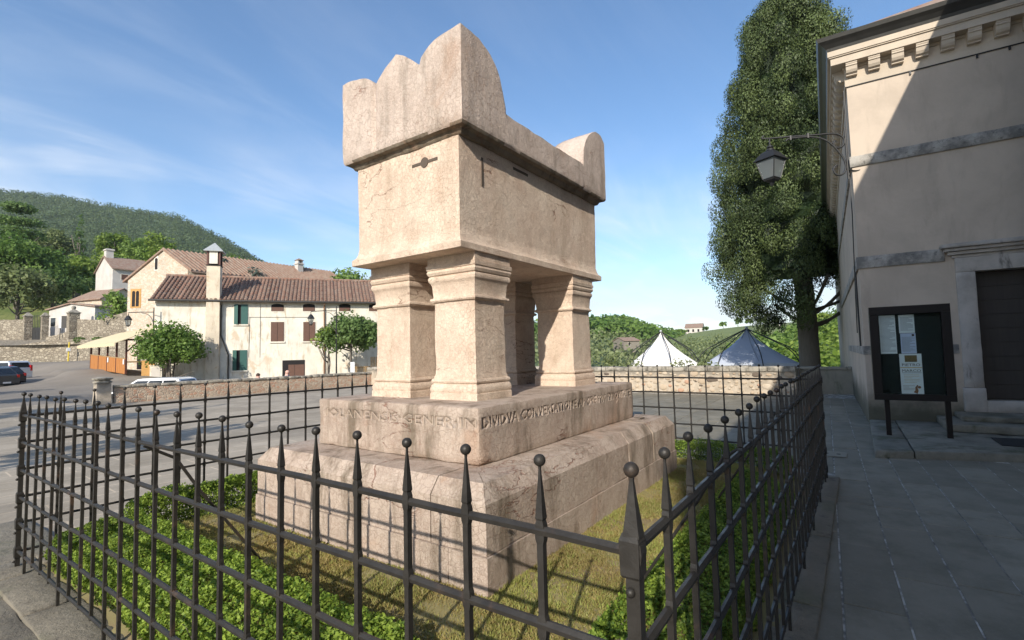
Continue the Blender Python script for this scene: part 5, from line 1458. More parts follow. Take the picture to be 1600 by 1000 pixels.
# gate, piers and garden wall
def pier(label, px, d, yt, yb_, w, ball_=False):
    x, y = xy(px, d); zt, zb = zz(px, yt, d), zz(px, yb_, d); r_ = thing('gate_pier', label, 'pier', (x, y, zb), 0, 'stone piers of the village gate')
    h = w/768.4*d/2
    MB().rects(x, y, h, h, [(zb-1.5, 0), (zt, 0)]).build('shaft', M['rubble'], r_); 
    mb = MB(); mb.rects(x, y, h, h, [(zt, .08), (zt+.12, .10), (zt+.14, .02), (zt+.55, -h*.75)]); mb.build('cap', M['coping'], r_)
    if ball_: MB().sphere((x, y, zt+.75), .26, 10, 8).build('stone_ball', M['coping'], r_, True)
pier('broad stone gate pier left of the iron gate', 41, 66, 496, 532, 9); pier('narrow stone gate pier between iron gate and white hut', 68, 66, 496, 532, 8)
pier('tall stone gate pier with ball finial before the white hut', 112.5, 64, 491, 533, 13, True)
x0, y0 = xy(46.5, 66.1); x1, y1 = xy(63.5, 66.1); zt, zb = zz(55, 494, 66), zz(55, 531, 66)
ig = thing('iron_gate', 'dark iron gate of upright bars between two stone piers', 'gate', (x0, y0, zb), 0)
for i in range(8):
    f_ = i/7; MB().tube([(x0+(x1-x0)*f_, y0+(y1-y0)*f_, zb-.1), (x0+(x1-x0)*f_, y0+(y1-y0)*f_, zt-.1*math.cos(f_*6))], .035, 5).build('bar', M['dark_iron'], ig)
recalc(MB().loft([[(x0, y0, z), (x1, y1, z), (x1+.02, y1+.03, z), (x0+.02, y0+.03, z)] for z in (zb-.1, zb+1.55)]).build('lower_panel', M['dark_iron'], ig))
def wall(name, label, pts, thick, mat, cap=None, cat='wall', z_under=2.0):
    """pts: (x, y, ztop, zbase)"""
    x, y = pts[0][0], pts[0][1]; r_ = thing(name, label, cat, (x, y, 0), 0)
    n_ = len(pts); rings = []
    for i, (px_, py_, zt_, zb_) in enumerate(pts):
        q = Vector((pts[min(i+1, n_-1)][0]-pts[max(i-1, 0)][0], pts[min(i+1, n_-1)][1]-pts[max(i-1, 0)][1])).normalized(); nx_, ny_ = -q.y*thick, q.x*thick
        rings.append([(px_, py_, zb_-z_under), (px_, py_, zt_), (px_+nx_, py_+ny_, zt_), (px_+nx_, py_+ny_, zb_-z_under)])
    o = recalc(MB().loft(rings).build('wall_body', M[mat], r_)); roughen(o, .5, .05, .8)
    return r_
def wpts(l): return [(*xy(px, d), zz(px, yt, d), zz(px, yb_, d)) for px, d, yt, yb_ in l]
wall('retaining_wall', 'long lower rubble retaining wall behind the parked cars', wpts([(-60, 58, 548, 566), (8, 58, 543, 566), (60, 58, 536, 566), (100, 57.5, 531, 565), (150, 56.5, 533, 567), (200, 55.5, 536, 570)]), .6, 'rubble')
wall('garden_wall', 'weathered garden wall left of the broad gate pier', wpts([(-40, 67, 502, 530), (4, 67, 501, 530), (37, 66.5, 500, 531)]), .5, 'rubble')
wall('upper_wall', 'upper rubble wall rising from the ball topped pier to the stone gable', wpts([(119, 63.5, 500, 533), (150, 62.5, 501, 533), (175, 61.5, 494, 533), (200, 60.5, 487, 533)]), .5, 'rubble')
wall('stair_wall', 'sloping stair parapet of rubble below the stone gable', wpts([(126, 58.8, 533, 537), (150, 58.5, 524, 537), (175, 58.2, 513, 537), (200, 57.8, 504, 537)]), .4, 'rubble')
wall('hut_wall', 'low stone parapet in front of the white hut', wpts([(70, 64.5, 528, 533), (90, 64.3, 524, 533), (106, 64, 518, 533)]), .4, 'rubble')
tr_ = struct(MB().add([(*xy(-80, 58.4), zz(0, 541, 58.4)), (*xy(215, 56), zz(200, 538, 56)), (*xy(215, 66), zz(200, 530, 66)), (*xy(-80, 70), zz(0, 529, 70))], [(0, 1, 2, 3)]).build('terrace', M['rubble']))

# the old gabled stone house
R0 = Vector((20.1, 51.4)); gd = Vector((-.451, .8925)); ex = Vector((1.0, 0.0)); GW, GP = 6.42, 2.54
og = thing('stone_house', 'old gabled stone house with a twin arched window, left of the long house', 'house', (20.1, 51.4, .3), 0)
def gpt(s_, v, z): q = R0+gd*s_+ex*v; return (q.x, q.y, z)
ZE_R, ZP, ZE_L = 10.2, 12.05, 9.35
recalc(MB().loft([[gpt(0, v, -1), gpt(0, v, ZE_R), gpt(GP, v, ZP), gpt(GW, v, ZE_L), gpt(GW, v, -1)] for v in (0, 17.5)]).build('wall', M['old_wall'], og))
def roofslab(a, za, b, zb_, nm='roof'):
    rings = []
    for v in (-.18, 18.2): rings.append([gpt(a, v, za+.02), gpt(b, v, zb_+.02), gpt(b, v, zb_+.20), gpt(a, v, za+.20)])
    return recalc(MB().loft(rings).build(nm, M['tile_old'], og))
rf = roofslab(-.55, ZE_R-.40, GP, ZP); roofslab(GP+.004, ZP, GW+.35, ZE_L-.24)
for k in range(46):
    v = -.1+k*.40
    MB().tube([gpt(-.55, v, ZE_R-.40+.22), gpt(GP, v, ZP+.22)], .10, 5).build('tile_row', M['tile_old'], rf)
def gbox(s0, s1, z0, z1, pr, mat, nm, par=og, arch=False):
    pts = [(s0, z0), (s1, z0), (s1, z1)] + ([(s0+(s1-s0)*(.5+.5*math.cos(a)), z1+(s1-s0)*.5*math.sin(a)) for a in np.linspace(.3, 2.84, 7)] if arch else []) + [(s0, z1)]
    return recalc(MB().loft([[gpt(s_, v, z) for s_, z in pts] for v in (-pr, .04)]).build(nm, M[mat], par))
def gs(px):  # distance along the gable wall at a bearing
    r_ = (px-800)/768.4; la, de = R0.x*RT2[0]+R0.y*RT2[1], R0.x*FW2[0]+R0.y*FW2[1]
    a_, b_ = gd.x*RT2[0]+gd.y*RT2[1], gd.x*FW2[0]+gd.y*FW2[1]
    return (r_*de-la)/(a_-r_*b_)
w_ = gbox(gs(218), gs(202), zz(210, 482, 46.7), zz(210, 452, 46.7), .05, 'brick_trim', 'window')
gbox(gs(215.5), gs(210.8), zz(210, 480, 46.7), zz(210, 458, 46.7), .058, 'brick_trim', 'pane', w_, True); gbox(gs(209.5), gs(204.6), zz(210, 480, 46.7), zz(210, 458, 46.7), .058, 'brick_trim', 'pane', w_, True)
for c_ in w_.children: c_.data.materials[0] = M['dark']
w_ = gbox(gs(244.3), gs(237.5), zz(241, 423, 46.3), zz(241, 402, 46.3), .03, 'house', 'window', og, True)
gbox(gs(243.3), gs(239), zz(241, 421, 46.3), zz(241, 405, 46.3), .045, 'dark', 'pane', w_, True)

# the long cream house
LA = Vector((15.17, 44.5)); LRZ = math.atan2(-.555, .832); LHZ = -.4
lh = thing('long_house', 'long cream plastered house with red tiled roof and tall outside chimney', 'house', (LA.x, LA.y, LHZ), LRZ, None, True)
LHL = 22.0; LE, LR_, LD = 6.47-LHZ, 8.68-LHZ, 8.0
def ht(px): r_ = (px-800)/768.4; return (38*r_+27.7)/(.9324-.3617*r_)
def hz(px, py): return zz(px, py, 38+.3617*ht(px)) - LHZ
recalc(MB().loft([[(x, 0, -1), (x, LD, -1), (x, LD, LE-.05), (x, LD/2, LR_-.05), (x, 0, LE-.05)] for x in (0, LHL)]).build('wall', M['house'], lh))
sl = (LR_-LE)/(LD/2); ovh = .42
mb = MB(); mb.loft([[(x, y, z) for y, z in ((-ovh, LE-ovh*sl), (LD/2, LR_), (LD+ovh, LE-ovh*sl), (LD+ovh, LE-ovh*sl+.10), (LD/2, LR_+.10), (-ovh, LE-ovh*sl+.10))] for x in (-.25, LHL+.2)])
lrf = recalc(mb.build('roof', M['tile_old'], lh))
# one mesh of a tile row: overlapping half round tiles, each a little wider at its foot
nseg, TL = 11, (LD/2+ovh)/11*1.0
mb = MB(); slv = Vector((0, 1, sl)).normalized(); nv = Vector((0, -sl, 1)).normalized()
tot = math.hypot(LD/2+ovh, (LD/2+ovh)*sl)/nseg
for k in range(nseg):
    rings = []
    for e, (w_, lift) in enumerate(((.115, .045), (.085, .018))):
        d_ = (k+e*1.12)*tot
        base_ = Vector((0, -ovh-.05, LE-(ovh+.05)*sl+.10))+slv*d_+nv*lift
        rings.append([tuple(base_+Vector((math.cos(a)*w_, 0, 0))+nv*math.sin(a)*w_*.9) for a in np.linspace(math.pi, 0, 6)])
    mb.loft(rings, False, False, False)
    mb.add([rings[0][i] for i in range(6)], [tuple(range(6))])
tm = mb.build('tile_row', M['tile'], lrf); me_ = tm.data; bpy.data.objects.remove(tm)
x = -.10
while x < LHL:
    o = bpy.data.objects.new('tile_row', me_); C.objects.link(o); o.parent = lrf; o.location = (x, random.gauss(0, .02), random.gauss(0, .008)); o.rotation_euler = (0, 0, random.gauss(0, .006)); x += .305
MB().tube([(-.3, LD/2, LR_+.16), (LHL+.2, LD/2, LR_+.16)], .13, 8).build('ridge_tile', M['tile'], lrf)
MB().tube([(-.3, -ovh-.10, LE-ovh*sl+.02), (LHL+.2, -ovh-.10, LE-ovh*sl+.02)], .085, 8).build('gutter', M['pipe'], lh)
def hbox(x0, x1, y0, y1, z0, z1, nm, mat, par=lh): return MB().box(x0, x1, y0, y1, z0, z1).build(nm, M[mat], par)
def opening(px0, px1, y0, y1, mat, arch=False, leaves=2, open_=False):
    a, b = ht(px0), ht(px1); zt_, zb_ = hz((px0+px1)/2, y0), hz((px0+px1)/2, y1)
    f_ = hbox(a-.07, b+.07, -.022, -.003, zb_-.07, zt_+.07, 'window', 'house')
    if arch:
        pts = [(a, zb_), (b, zb_), (b, zt_-.14)]+[(a+(b-a)*(.5+.5*math.cos(t_)), zt_-.14+.14*math.sin(t_)) for t_ in np.linspace(.3, 2.84, 7)]+[(a, zt_-.14)]
        recalc(MB().loft([[(x, y, z) for x, z in pts] for y in (-.028, -.0225)]).build('opening', M['dark'], f_)); hbox(a+.04, b-.04, -.034, -.0285, zb_, zb_+.35, 'shutter', 'shutter_brown', f_)
        return
    hbox(a, b, -.028, -.0225, zb_, zt_, 'opening', 'dark', f_)
    w_ = (b-a)
    if open_:
        sa = MB().box(0, w_*.47, -.045, 0, zb_, zt_); 
        for i in range(len(sa.v)): px_, py_, pz_ = sa.v[i]; sa.v[i] = (a+px_*math.cos(.9)+py_*0-.0, -.03-px_*math.sin(.9)*.35+py_, pz_)
        sa.build('shutter', M[mat], f_); hbox(b-w_*.48, b+.02, -.075, -.032, zb_, zt_, 'shutter', mat, f_)
    else:
        hbox(a+.01, (a+b)/2-.012, -.06, -.0295, zb_, zt_, 'shutter', mat, f_); hbox((a+b)/2+.012, b-.01, -.06, -.0295, zb_, zt_, 'shutter', mat, f_)
    hbox(a-.08, b+.08, -.10, -.0235, zb_-.12, zb_-.004, 'sill', 'house', f_)
opening(364.5, 385.5, 477, 508, 'shutter_green', open_=True); opening(363, 385, 548.5, 580, 'shutter_green', open_=True)
for a, b in ((422.6, 442.3), (472.4, 491.3), (529, 547), (576, 593), (622, 640)): opening(a, b, 476, 487.5, 'shutter_brown', True)
opening(422.3, 442.8, 504.5, 535, 'shutter_brown'); opening(473, 491.9, 504.5, 534.5, 'shutter_brown'); opening(560, 579, 505, 535, 'shutter_brown')
dd_ = hbox(ht(440.7), ht(475.6), -.03, -.003, hz(458, 594), hz(458, 564), 'door', 'dark'); hbox(ht(450), ht(459.5), -.05, -.0315, hz(458, 594), hz(458, 571), 'leaf', 'shutter_brown', dd_); hbox(ht(460), ht(475), -.05, -.0315, hz(458, 594), hz(458, 571), 'leaf', 'shutter_brown', dd_)
# outside chimney
ca_, cb_ = ht(322.2), ht(343.2); cm = (ca_+cb_)/2; cw = cb_-ca_; zt1 = hz(333, 417)
ch = MB().box(ca_, cb_, -.50, .45, -1, zt1).build('chimney', M['stained'], lh)
roughen(ch, .4, .02, 1.2)
mb = MB(); mb.rects(cm, -.03, cw/2, .48, [(zt1, .05), (zt1+.06, .05), (zt1+.07, -.12), (zt1+1.15, -.12)]); mb.build('chimney_head', M['dark'], ch)
for sx in (-1, 1):
    for sy in (-1, 1): MB().rects(cm+sx*(cw/2-.05), -.03+sy*.42, .06, .06, [(zt1+.061, 0), (zt1+1.15, 0)]).build('corner_post', M['wood_dark'], ch)
hbox(cm-cw/2+.18, cm+cw/2-.18, -.53, -.40, zt1+.16, zt1+1.15, 'front_panel', 'house', ch)
mb = MB(); mb.rects(cm, -.03, cw/2, .48, [(zt1+1.152, .20), (zt1+1.21, .21), (zt1+1.95, -.46)]); mb.build('chimney_cap', M['lead'], ch)
def pipe(pts, mat, r_=.055): MB().tube(pts, r_, 6).build('downpipe', M[mat], lh)
px1_ = ht(344.5); pipe([(px1_, -.45, LE-.35), (px1_, -.12, LE-.55), (px1_, -.12, hz(342, 525)), (ht(356.5), -.12, hz(356, 556)), (ht(356.5), -.12, -.5)], 'pipe', .06)
pipe([(ht(506), -.45, LE-.35), (ht(506), -.10, LE-.5), (ht(506), -.10, -.5)], 'pipe_brown', .07)
MB().tube([(ht(388), -.02, hz(388, 497)), (ht(480), -.02, hz(480, 497))], .018, 4).build('wire', M['pipe'], lh); MB().tube([(ht(389), -.02, hz(389, 497)), (ht(388), -.02, hz(388, 560))], .016, 4).build('wire', M['pipe'], lh)
MB().tube([(ht(405.5), -.02, LE-.4), (ht(405.5), -.02, hz(405, 560))], .014, 4).build('wire', M['pipe'], lh)
# smaller chimney on the old roof
x, y = xy(466, 57); cr = thing('ridge_chimney', 'small white chimney with tiled hood on the long old roof', 'chimney', (x, y, 9), 0)
MB().rects(x, y, .33, .33, [(9, 0), (zz(466, 414, 57), 0), (zz(466, 413.6, 57), .10), (zz(466, 412, 57), .10)]).build('stack', M['white_plaster'], cr)
for sx in (-1, 1): MB().box(x+sx*.26-.06, x+sx*.26+.06, y-.3, y+.3, zz(466, 411.9, 57), zz(466, 407.5, 57)).build('hood_leg', M['white_plaster'], cr)
MB().rects(x, y, .36, .36, [(zz(466, 407.4, 57), .06), (zz(466, 404, 57), -.3)]).build('hood', M['tile_old'], cr)

# far houses on the right
house('villa', 'white villa with red roof alone on the far ridge', V2(1070, 262), V2(1097, 258), 9, zz(1070, 525, 260), zz(1070, 513.5, 260), zz(1070, 507.5, 262), 'white_plaster', 'tile_old', [(1.2, 2.2, 1.5, 3, 'dark', 0), (3.6, 4.6, 1.5, 3, 'dark', 0), (6.2, 7.2, 1.5, 3, 'dark', 0)])
house('farm_house', 'pale farm house with orange roof below the wooded hill, left of the white tent', V2(974, 150), V2(998, 152), 6, zz(971, 545, 150), zz(971, 534, 150), zz(980, 529, 152), 'lime', 'tile_old', [(1.5, 2.2, .6, 1.6, 'dark', 0)])
x, y = xy(1218, 200); pb = thing('utility_pole', 'thin pale utility pole standing on the vineyard slope', 'pole', (x, y, zz(1218, 530, 200)), 0)
MB().tube([(x, y, zz(1218, 535, 200)), (x, y, zz(1218, 508, 200))], .16, 6).build('shaft', M['white_plaster'], pb); MB().tube([(x-.8, y+.5, zz(1218, 509, 200)), (x+.8, y-.5, zz(1218, 509, 200))], .08, 5).build('crossarm', M['white_plaster'], pb)

# ------------------------------------------------------------------ tents
def tent(label, px, d, yap, ybase, hw, mat, rz, far=1.0, arcs=True):
    x, y = xy(px, d); za, zb_ = zz(px, yap, d), zz(px, ybase, d)
    r_ = thing('pavilion_tent', label, 'tent', (x, y, zb_-2.4), rz, None, True); g0 = zb_-2.4
    za -= g0; zb_ -= g0; n_ = 12; rings = []
    for k in range(n_+1):
        f_ = k/n_; s_ = hw*(.025+.975*(f_**1.45)); z = za+(zb_-za)*f_
        ring = []
        for c_ in range(4):
            for j in range(6):
                t_ = j/6; a = np.array([[-1, -1], [1, -1], [1, 1], [-1, 1]][c_], float); b = np.array([[-1, -1], [1, -1], [1, 1], [-1, 1]][(c_+1) % 4], float)
                q = a*(1-t_)+b*t_; q *= 1-.10*math.sin(t_*math.pi)*f_
                ring.append((q[0]*s_, q[1]*s_, z+.05*f_*math.sin(t_*math.pi)))
        rings.append(ring)
    o = MB().loft(rings, True, False).build('canopy', M[mat], r_, True)
    val = [[(p[0], p[1], p[2]) for p in rings[-1]], [(p[0]*1.005, p[1]*1.005, p[2]-.28) for p in rings[-1]]]
    MB().loft(val, False, False).build('valance', M[mat], r_)
    for sx in (-1, 1):
        for sy in (-1, 1): MB().tube([(sx*hw*.98, sy*hw*.98, 0-.3), (sx*hw*.98, sy*hw*.98, zb_)], .05, 6).build('pole', M['dark_iron'], r_)
    MB().sphere((0, 0, za+.05), .09, 8, 6).build('finial', M['lead'], r_, True)
    for k in range(8):
        a = k*math.pi/4+.2
        if far:
            R_ = hw*far; pts = [(math.cos(a)*R_*t_, math.sin(a)*R_*t_, za-(za-zb_)*(.80*t_**1.05 if t_ < .72 else .567+(t_-.72)/.28*.35+((t_-.72)/.28)**3*.35)) for t_ in (.02, .2, .4, .6, .72, .82, .9, .96, 1.0)]
            MB().tube(pts, .030, 5).build('frame_rib', M['dark_iron'], r_, True)
        MB().tube([(math.cos(a)*hw*.05, math.sin(a)*hw*.05, za-.03)]+[(math.cos(a)*hw*t_*1.02, math.sin(a)*hw*t_*1.02, za+(zb_-za)*(t_**.69)+.02) for t_ in (.3, .6, .9)], .010, 4).build('seam_cord', M['gutter'], r_)
    return r_
tent('white peaked pavilion tent below the parapet', 1032, 33, 520, 568, 2.05, 'tent_white', R(20), 1.25)
tent('grey blue peaked pavilion tent with black outer frame ribs', 1166, 30, 515, 568, 2.45, 'tent_grey', R(12), 1.32)

# ------------------------------------------------------------------ restaurant veranda with awning
VA, VB = V2(142, 41.5), V2(197, 36.8); vz = .85
vd = (VB-VA).normalized(); vn = Vector((-vd.y, vd.x)); VL = (VB-VA).length
ver = thing('awning_veranda', 'wooden veranda with cream awning beside the fig tree', 'veranda', (VA.x, VA.y, vz), math.atan2(vd.y, vd.x), None, True)
def vslope(x): return -.42*x/VL+.22
nb_ = 4
for i in range(nb_):
    xa, xb = VL*i/nb_, VL*(i+1)/nb_
    pn = MB().loft([[(x, y, vslope(x)+z) for y, z in ((-.03, 0), (.03, 0), (.03, 1.12), (-.03, 1.12))] for x in (xa+.06, xb-.06)])
    pr_ = recalc(pn.build('wood_panel', M['wood'], ver))
    for k in range(5):
        xp = xa+.09+(xb-xa-.18)*(k+.04)/5; xq = xa+.09+(xb-xa-.18)*(k+.96)/5
        recalc(MB().loft([[(x, y, vslope(x)+z) for y, z in ((-.05, .03), (-.0305, .03), (-.0305, 1.08), (-.05, 1.08))] for x in (xp, xq)]).build('plank', M['wood'], pr_))
for i in range(nb_+1):
    x = VL*i/nb_; MB().box(x-.055, x+.055, -.055, .055, vslope(x), 2.35).build('post', M['wood_dark'], ver); MB().box(x-.055, x+.055, 3.4, 3.51, vslope(x)+.1, 3.0).build('post', M['wood_dark'], ver)
recalc(MB().loft([[(x, y, vslope(x)+z) for y, z in ((-.06, 1.125), (.06, 1.125), (.06, 1.18), (-.06, 1.18))] for x in (0, VL)]).build('hand_rail', M['wood_pale'], ver))
aw = [[(x, y, z) for y, z in ((-.85, 2.12), (0.3, 2.62), (2.0, 3.25), (3.6, 3.62), (3.6, 3.58), (2.0, 3.20), (.3, 2.57), (-.82, 2.08))] for x in np.linspace(-.3, VL+.45, 9)]
recalc(MB().loft(aw).build('awning', M['awning'], ver))
mb = MB()
sc_ = []
for k in range(33): sc_.append((-.3+(VL+.75)*k/32, 1.86+.05*abs(math.sin(k*math.pi/2))))
mb.loft([[(x, -.855, 2.115), (x, -.855, z), (x, -.845, z), (x, -.845, 2.115)] for x, z in sc_]); recalc(mb.build('awning_valance', M['awning'], ver))
MB().box(-.2, VL+.2, -.06, .06, 2.30, 2.42).build('beam', M['wood_dark'], ver); MB().box(VL-.06, VL+.06, .06, 3.4, 2.30, 2.44).build('beam', M['wood_dark'], ver)
for sgn in (0, 1): MB().tube([(VL, .06+sgn*1.6, 1.5-sgn*.0), (VL, .8+sgn*1.2, 2.3)], .05, 5).build('strut', M['wood_dark'], ver)
MB().box(VL-.05, VL+.05, .06, 3.3, .65, .75).build('side_rail', M['wood_pale'], ver); MB().box(.1, VL-.1, 3.2, 3.36, 0, 1.3).build('back_bench', M['wood_dark'], ver)
for i, x in enumerate((VL*.55, VL*.97)): 
    x_, y_ = VA.x+vd.x*x-vn.x*.09, VA.y+vd.y*x-vn.y*.09
    s_ = thing('menu_card', ('white menu card hung midway along the veranda panel' if i == 0 else 'white menu card hung at the open end of the veranda'), 'menu', (x_, y_, vz), math.atan2(vd.y, vd.x), 'white cards on the veranda', True); MB().box(-.12, .12, -.008, .008, vslope(x)+.72, vslope(x)+1.1).build('card', M['paper'], s_)
x, y = xy(231, 37.2); kb = thing('plaster_stub', 'low peach plastered wall end between veranda and fig tree', 'wall', (x, y, .5), LRZ, None, True); MB().box(-.35, .45, -.15, .15, -.6, 1.15).build('wall_body', M['brick_trim'], kb); MB().box(-.40, .50, -.2, .2, 1.152, 1.24).build('coping', M['house'], kb)
x, y = xy(245, 37.0); kb = thing('meter_box', 'pale plastered box under the fig tree at the house corner', 'box', (x, y, .3), LRZ, None, True); MB().rects(0, 0, .38, .2, [(-.4, 0), (.9, 0), (.905, .04), (.97, .04)]).build('housing', M['house'], kb); MB().box(-.28, .28, -.225, -.203, .05, .8).build('door', M['white_plaster'], kb)

# ------------------------------------------------------------------ street lamps far off
def street_lamp(label, px, d, ybase, ytop, side, drop, arm_len):
    x, y = xy(px, d); zb_, zt_ = zz(px, ybase, d), zz(px, ytop, d); r_ = thing('street_lamp', label, 'street lamp', (x, y, zb_), 0, 'lanterns on scrolled arms')
    ax, ay = RT2*side
    MB().tube([(x, y, zb_), (x, y, zt_+.35)], [.06, .035], 8).build('post', M['dark_iron'], r_)
    P_ = lambda s_, z: (x+ax*s_, y+ay*s_, z)
    MB().tube([P_(0, zt_), P_(arm_len*.5, zt_+.03), P_(arm_len, zt_)], .03, 6).build('arm', M['dark_iron'], r_)
    MB().tube(smooth_path([P_(0, zt_-.9), P_(.18, zt_-.45), P_(.5, zt_-.15), P_(.95, zt_-.04)]), .025, 5).build('scroll', M['dark_iron'], r_)
    lx_, ly_ = P_(arm_len, 0)[:2]; z_ = zt_-.05
    MB().lathe([(.02, 0), (.03, -.15), (.10, -.2), (.14, -.26), (.27, -.48), (.28, -.50), (.2, -.51)], (lx_, ly_, z_), 8).build('lantern_cap', M['dark_iron'], r_)
    MB().lathe([(.20, -.515), (.12, -.93)], (lx_, ly_, z_), 6).build('glass', M['lantern_glass'], r_); MB().lathe([(.13, -.935), (.10, -.99), (.02, -1.03)], (lx_, ly_, z_), 6).build('base', M['dark_iron'], r_)
    for k in range(6):
        a = k*math.pi/3; MB().tube([(lx_+.205*math.cos(a), ly_+.205*math.sin(a), z_-.51), (lx_+.125*math.cos(a), ly_+.125*math.sin(a), z_-.94)], .013, 4).build('frame_bar', M['dark_iron'], r_)
street_lamp('black lantern on a post before the brown shutters of the long house', 525, 37.5, 590, 487, -1, .5, 1.95)
street_lamp('black lantern reaching over the lane from the corner of the long house', 238.5, 37.6, 560, 489, -1, .5, 1.95)

# ------------------------------------------------------------------ cars
def car(label, px, d, z0, heading, L, Wd, Hh, paint, style='hatch', group='cars on the road at the left'):
    x, y = xy(px, d); r_ = thing('parked_car', label, 'car', (x, y, z0), heading, group, True)
    h = Hh; w2 = Wd/2
    # side profile, front at +x
    if style == 'van': belt, body = .60*h, [(-L/2, .30), (-L/2-.02, .62*h), (-L/2+.05, .63*h), (L/2-.95, .60*h), (L/2-.12, .48*h), (L/2, .40), (L/2-.03, .22), (-L/2+.05, .22)]; cab = [(-L/2+.04, .62*h), (-L/2+.20, .93*h), (-L/2+.45, h), (L/2-1.9, h), (L/2-1.55, .96*h), (L/2-.85, .61*h)]
    elif style == 'estate': body = [(-L/2, .30), (-L/2-.02, .60*h), (-L/2+.05, .64*h), (L/2-1.2, .62*h), (L/2-.15, .50*h), (L/2, .38), (L/2-.03, .20), (-L/2+.05, .20)]; cab = [(-L/2+.10, .63*h), (-L/2+.42, .95*h), (-L/2+.7, h), (L/2-2.2, h), (L/2-1.9, .97*h), (L/2-1.15, .63*h)]
    else: body = [(-L/2, .30), (-L/2-.02, .58*h), (-L/2+.06, .64*h), (L/2-1.1, .61*h), (L/2-.15, .49*h), (L/2, .38), (L/2-.03, .20), (-L/2+.05, .20)]; cab = [(-L/2+.10, .63*h), (-L/2+.55, .94*h), (-L/2+.9, h), (L/2-2.0, h), (L/2-1.7, .97*h), (L/2-1.0, .62*h)]
    mb = MB(); mb.loft([[(px_*(.985 if abs(f_) > .95 else 1), f_*w2, .02+pz_) for px_, pz_ in body] for f_ in (-.96, -1.0, -1.0, 1.0, 1.0, .96)] if False else [[(px_*s_, yv, pz_ if pz_ > .25 else pz_) for px_, pz_ in body] for yv, s_ in ((-w2+.07, .97), (-w2+.01, .995), (-w2, 1), (w2, 1), (w2-.01, .995), (w2-.07, .97))])
    b_ = recalc(mb.build('body', M[paint], r_))
    inset = .10
    mb = MB(); mb.loft([[(px_, sgn*(w2-.02-inset*((pz_-.62*h)/(.38*h))-(0 if k_ else .0)), pz_) for px_, pz_ in cab] for k_, sgn in enumerate((-1, 1))]); recalc(mb.build('roof_shell', M[paint], r_))
    # glass: side windows proud of the shell
    cz0, cz1 = .655*h, .915*h
    def xat(f_, front):  # cabin outline x at height
        pts = cab[:3] if not front else cab[3:]
        return float(np.interp(f_, sorted([p[1] for p in pts]), [p[0] for p in sorted(pts, key=lambda q: q[1])]))
    xs0, xs1 = (xat(cz0, 0)+.10, xat(cz1, 0)+.12), (xat(cz0, 1)-.10, xat(cz1, 1)-.12)
    cuts = (0, .34, .68, 1.0)
    for sgn in (-1, 1):
        for k in range(3):
            def gp2(t_, top_): 
                a, b = (xs0[1], xs1[1]) if top_ else (xs0[0], xs1[0]); z = cz1 if top_ else cz0
                return (a+(b-a)*t_, sgn*(w2-.02-inset*((z-.62*h)/(.38*h))+.006), z)
            q = [gp2(cuts[k]+.012, 0), gp2(cuts[k+1]-.012, 0), gp2(cuts[k+1]-.012, 1), gp2(cuts[k]+.012, 1)]
            recalc(MB().loft([q, [(p[0], p[1]-sgn*.004, p[2]) for p in q]]).build('side_window', M['window_glass'], r_))
    def endglass(front, nm):
        xa, xb = xat(cz0+.02, front), xat(cz1, front); o_ = .012 if front else -.012
        q = [(xa+o_, -(w2-.16), cz0+.02), (xa+o_, w2-.16, cz0+.02), (xb+o_, w2-.24, cz1), (xb+o_, -(w2-.24), cz1)]
        recalc(MB().loft([q, [(p[0]-o_*.6, p[1], p[2]) for p in q]]).build(nm, M['window_glass'], r_))
    endglass(False, 'rear_window'); endglass(True, 'windscreen')
    for sx in (-1, 1):
        for sy in (-1, 1):
            cx_ = sx*(L/2-.78); cy_ = sy*(w2-.10)
            ar = MB(); ar.lathe([(.001, 0), (.37, 0), (.37, .012), (.001, .013)], (0, 0, 0), 18); ar.xform(Matrix.Translation((cx_, sy*(w2+.002), .33)) @ Matrix.Rotation(R(-90*sy), 4, 'X')); ar.build('wheel_arch', M['tyre'], r_)
            wm = MB(); wm.lathe([(.20, -.10), (.30, -.10), (.32, -.07), (.32, .07), (.30, .10), (.20, .10)], (0, 0, 0), 20); wm.xform(Matrix.Translation((cx_, sy*(w2-.06), .32)) @ Matrix.Rotation(R(-90*sy), 4, 'X')); wo = wm.build('wheel', M['tyre'], r_, True)
            rm = MB(); rm.lathe([(.001, .07), (.05, .075), (.06, .05), (.175, .06), (.205, .101), (.21, .09)], (0, 0, 0), 20)
            for k in range(5):
                s0_ = len(rm.v); rm.box(-.03, .03, .04, .20, .055, .095); rm.xform(Matrix.Rotation(k*2*math.pi/5, 4, 'Z'), s0_)
            rm.xform(Matrix.Translation((cx_, sy*(w2-.06), .32)) @ Matrix.Rotation(R(-90*sy), 4, 'X')); rm.build('rim', M['rim'], wo)
    for sy in (-1, 1):
        MB().box(-L/2-.035, -L/2+.12, sy*(w2-.13)-.10+(.0), sy*(w2-.13)+.10+sy*.035, .50*h-.02, (.78 if style != 'hatch' else .62)*h).build('tail_light', M['tail'], r_)
        MB().box(L/2-.22, L/2-.02, sy*(w2-.2)-.16, sy*(w2-.2)+.16, .42*h, .48*h).build('headlight', M['sign_white'], r_)
        MB().box(L/2-1.35, L/2-1.2, sy*(w2+.09)-.08, sy*(w2+.09)+.08, .62*h, .71*h).build('mirror', M[paint], r_)
    MB().box(-L/2-.05, -L/2+.1, -w2+.05, w2-.05, .30, .46).build('rear_bumper', M[paint], r_); MB().box(-L/2-.055, -L/2-.051, -.26, .26, .33, .44).build('number_plate', M['sign_white'], r_)
    return r_
HD = math.atan2(.8182, -.5749)
car('silver people carrier with red rear lamp behind the black car', -2, 44.5, .06, HD-.10, 4.7, 1.85, 1.80, 'silver_paint', 'van')
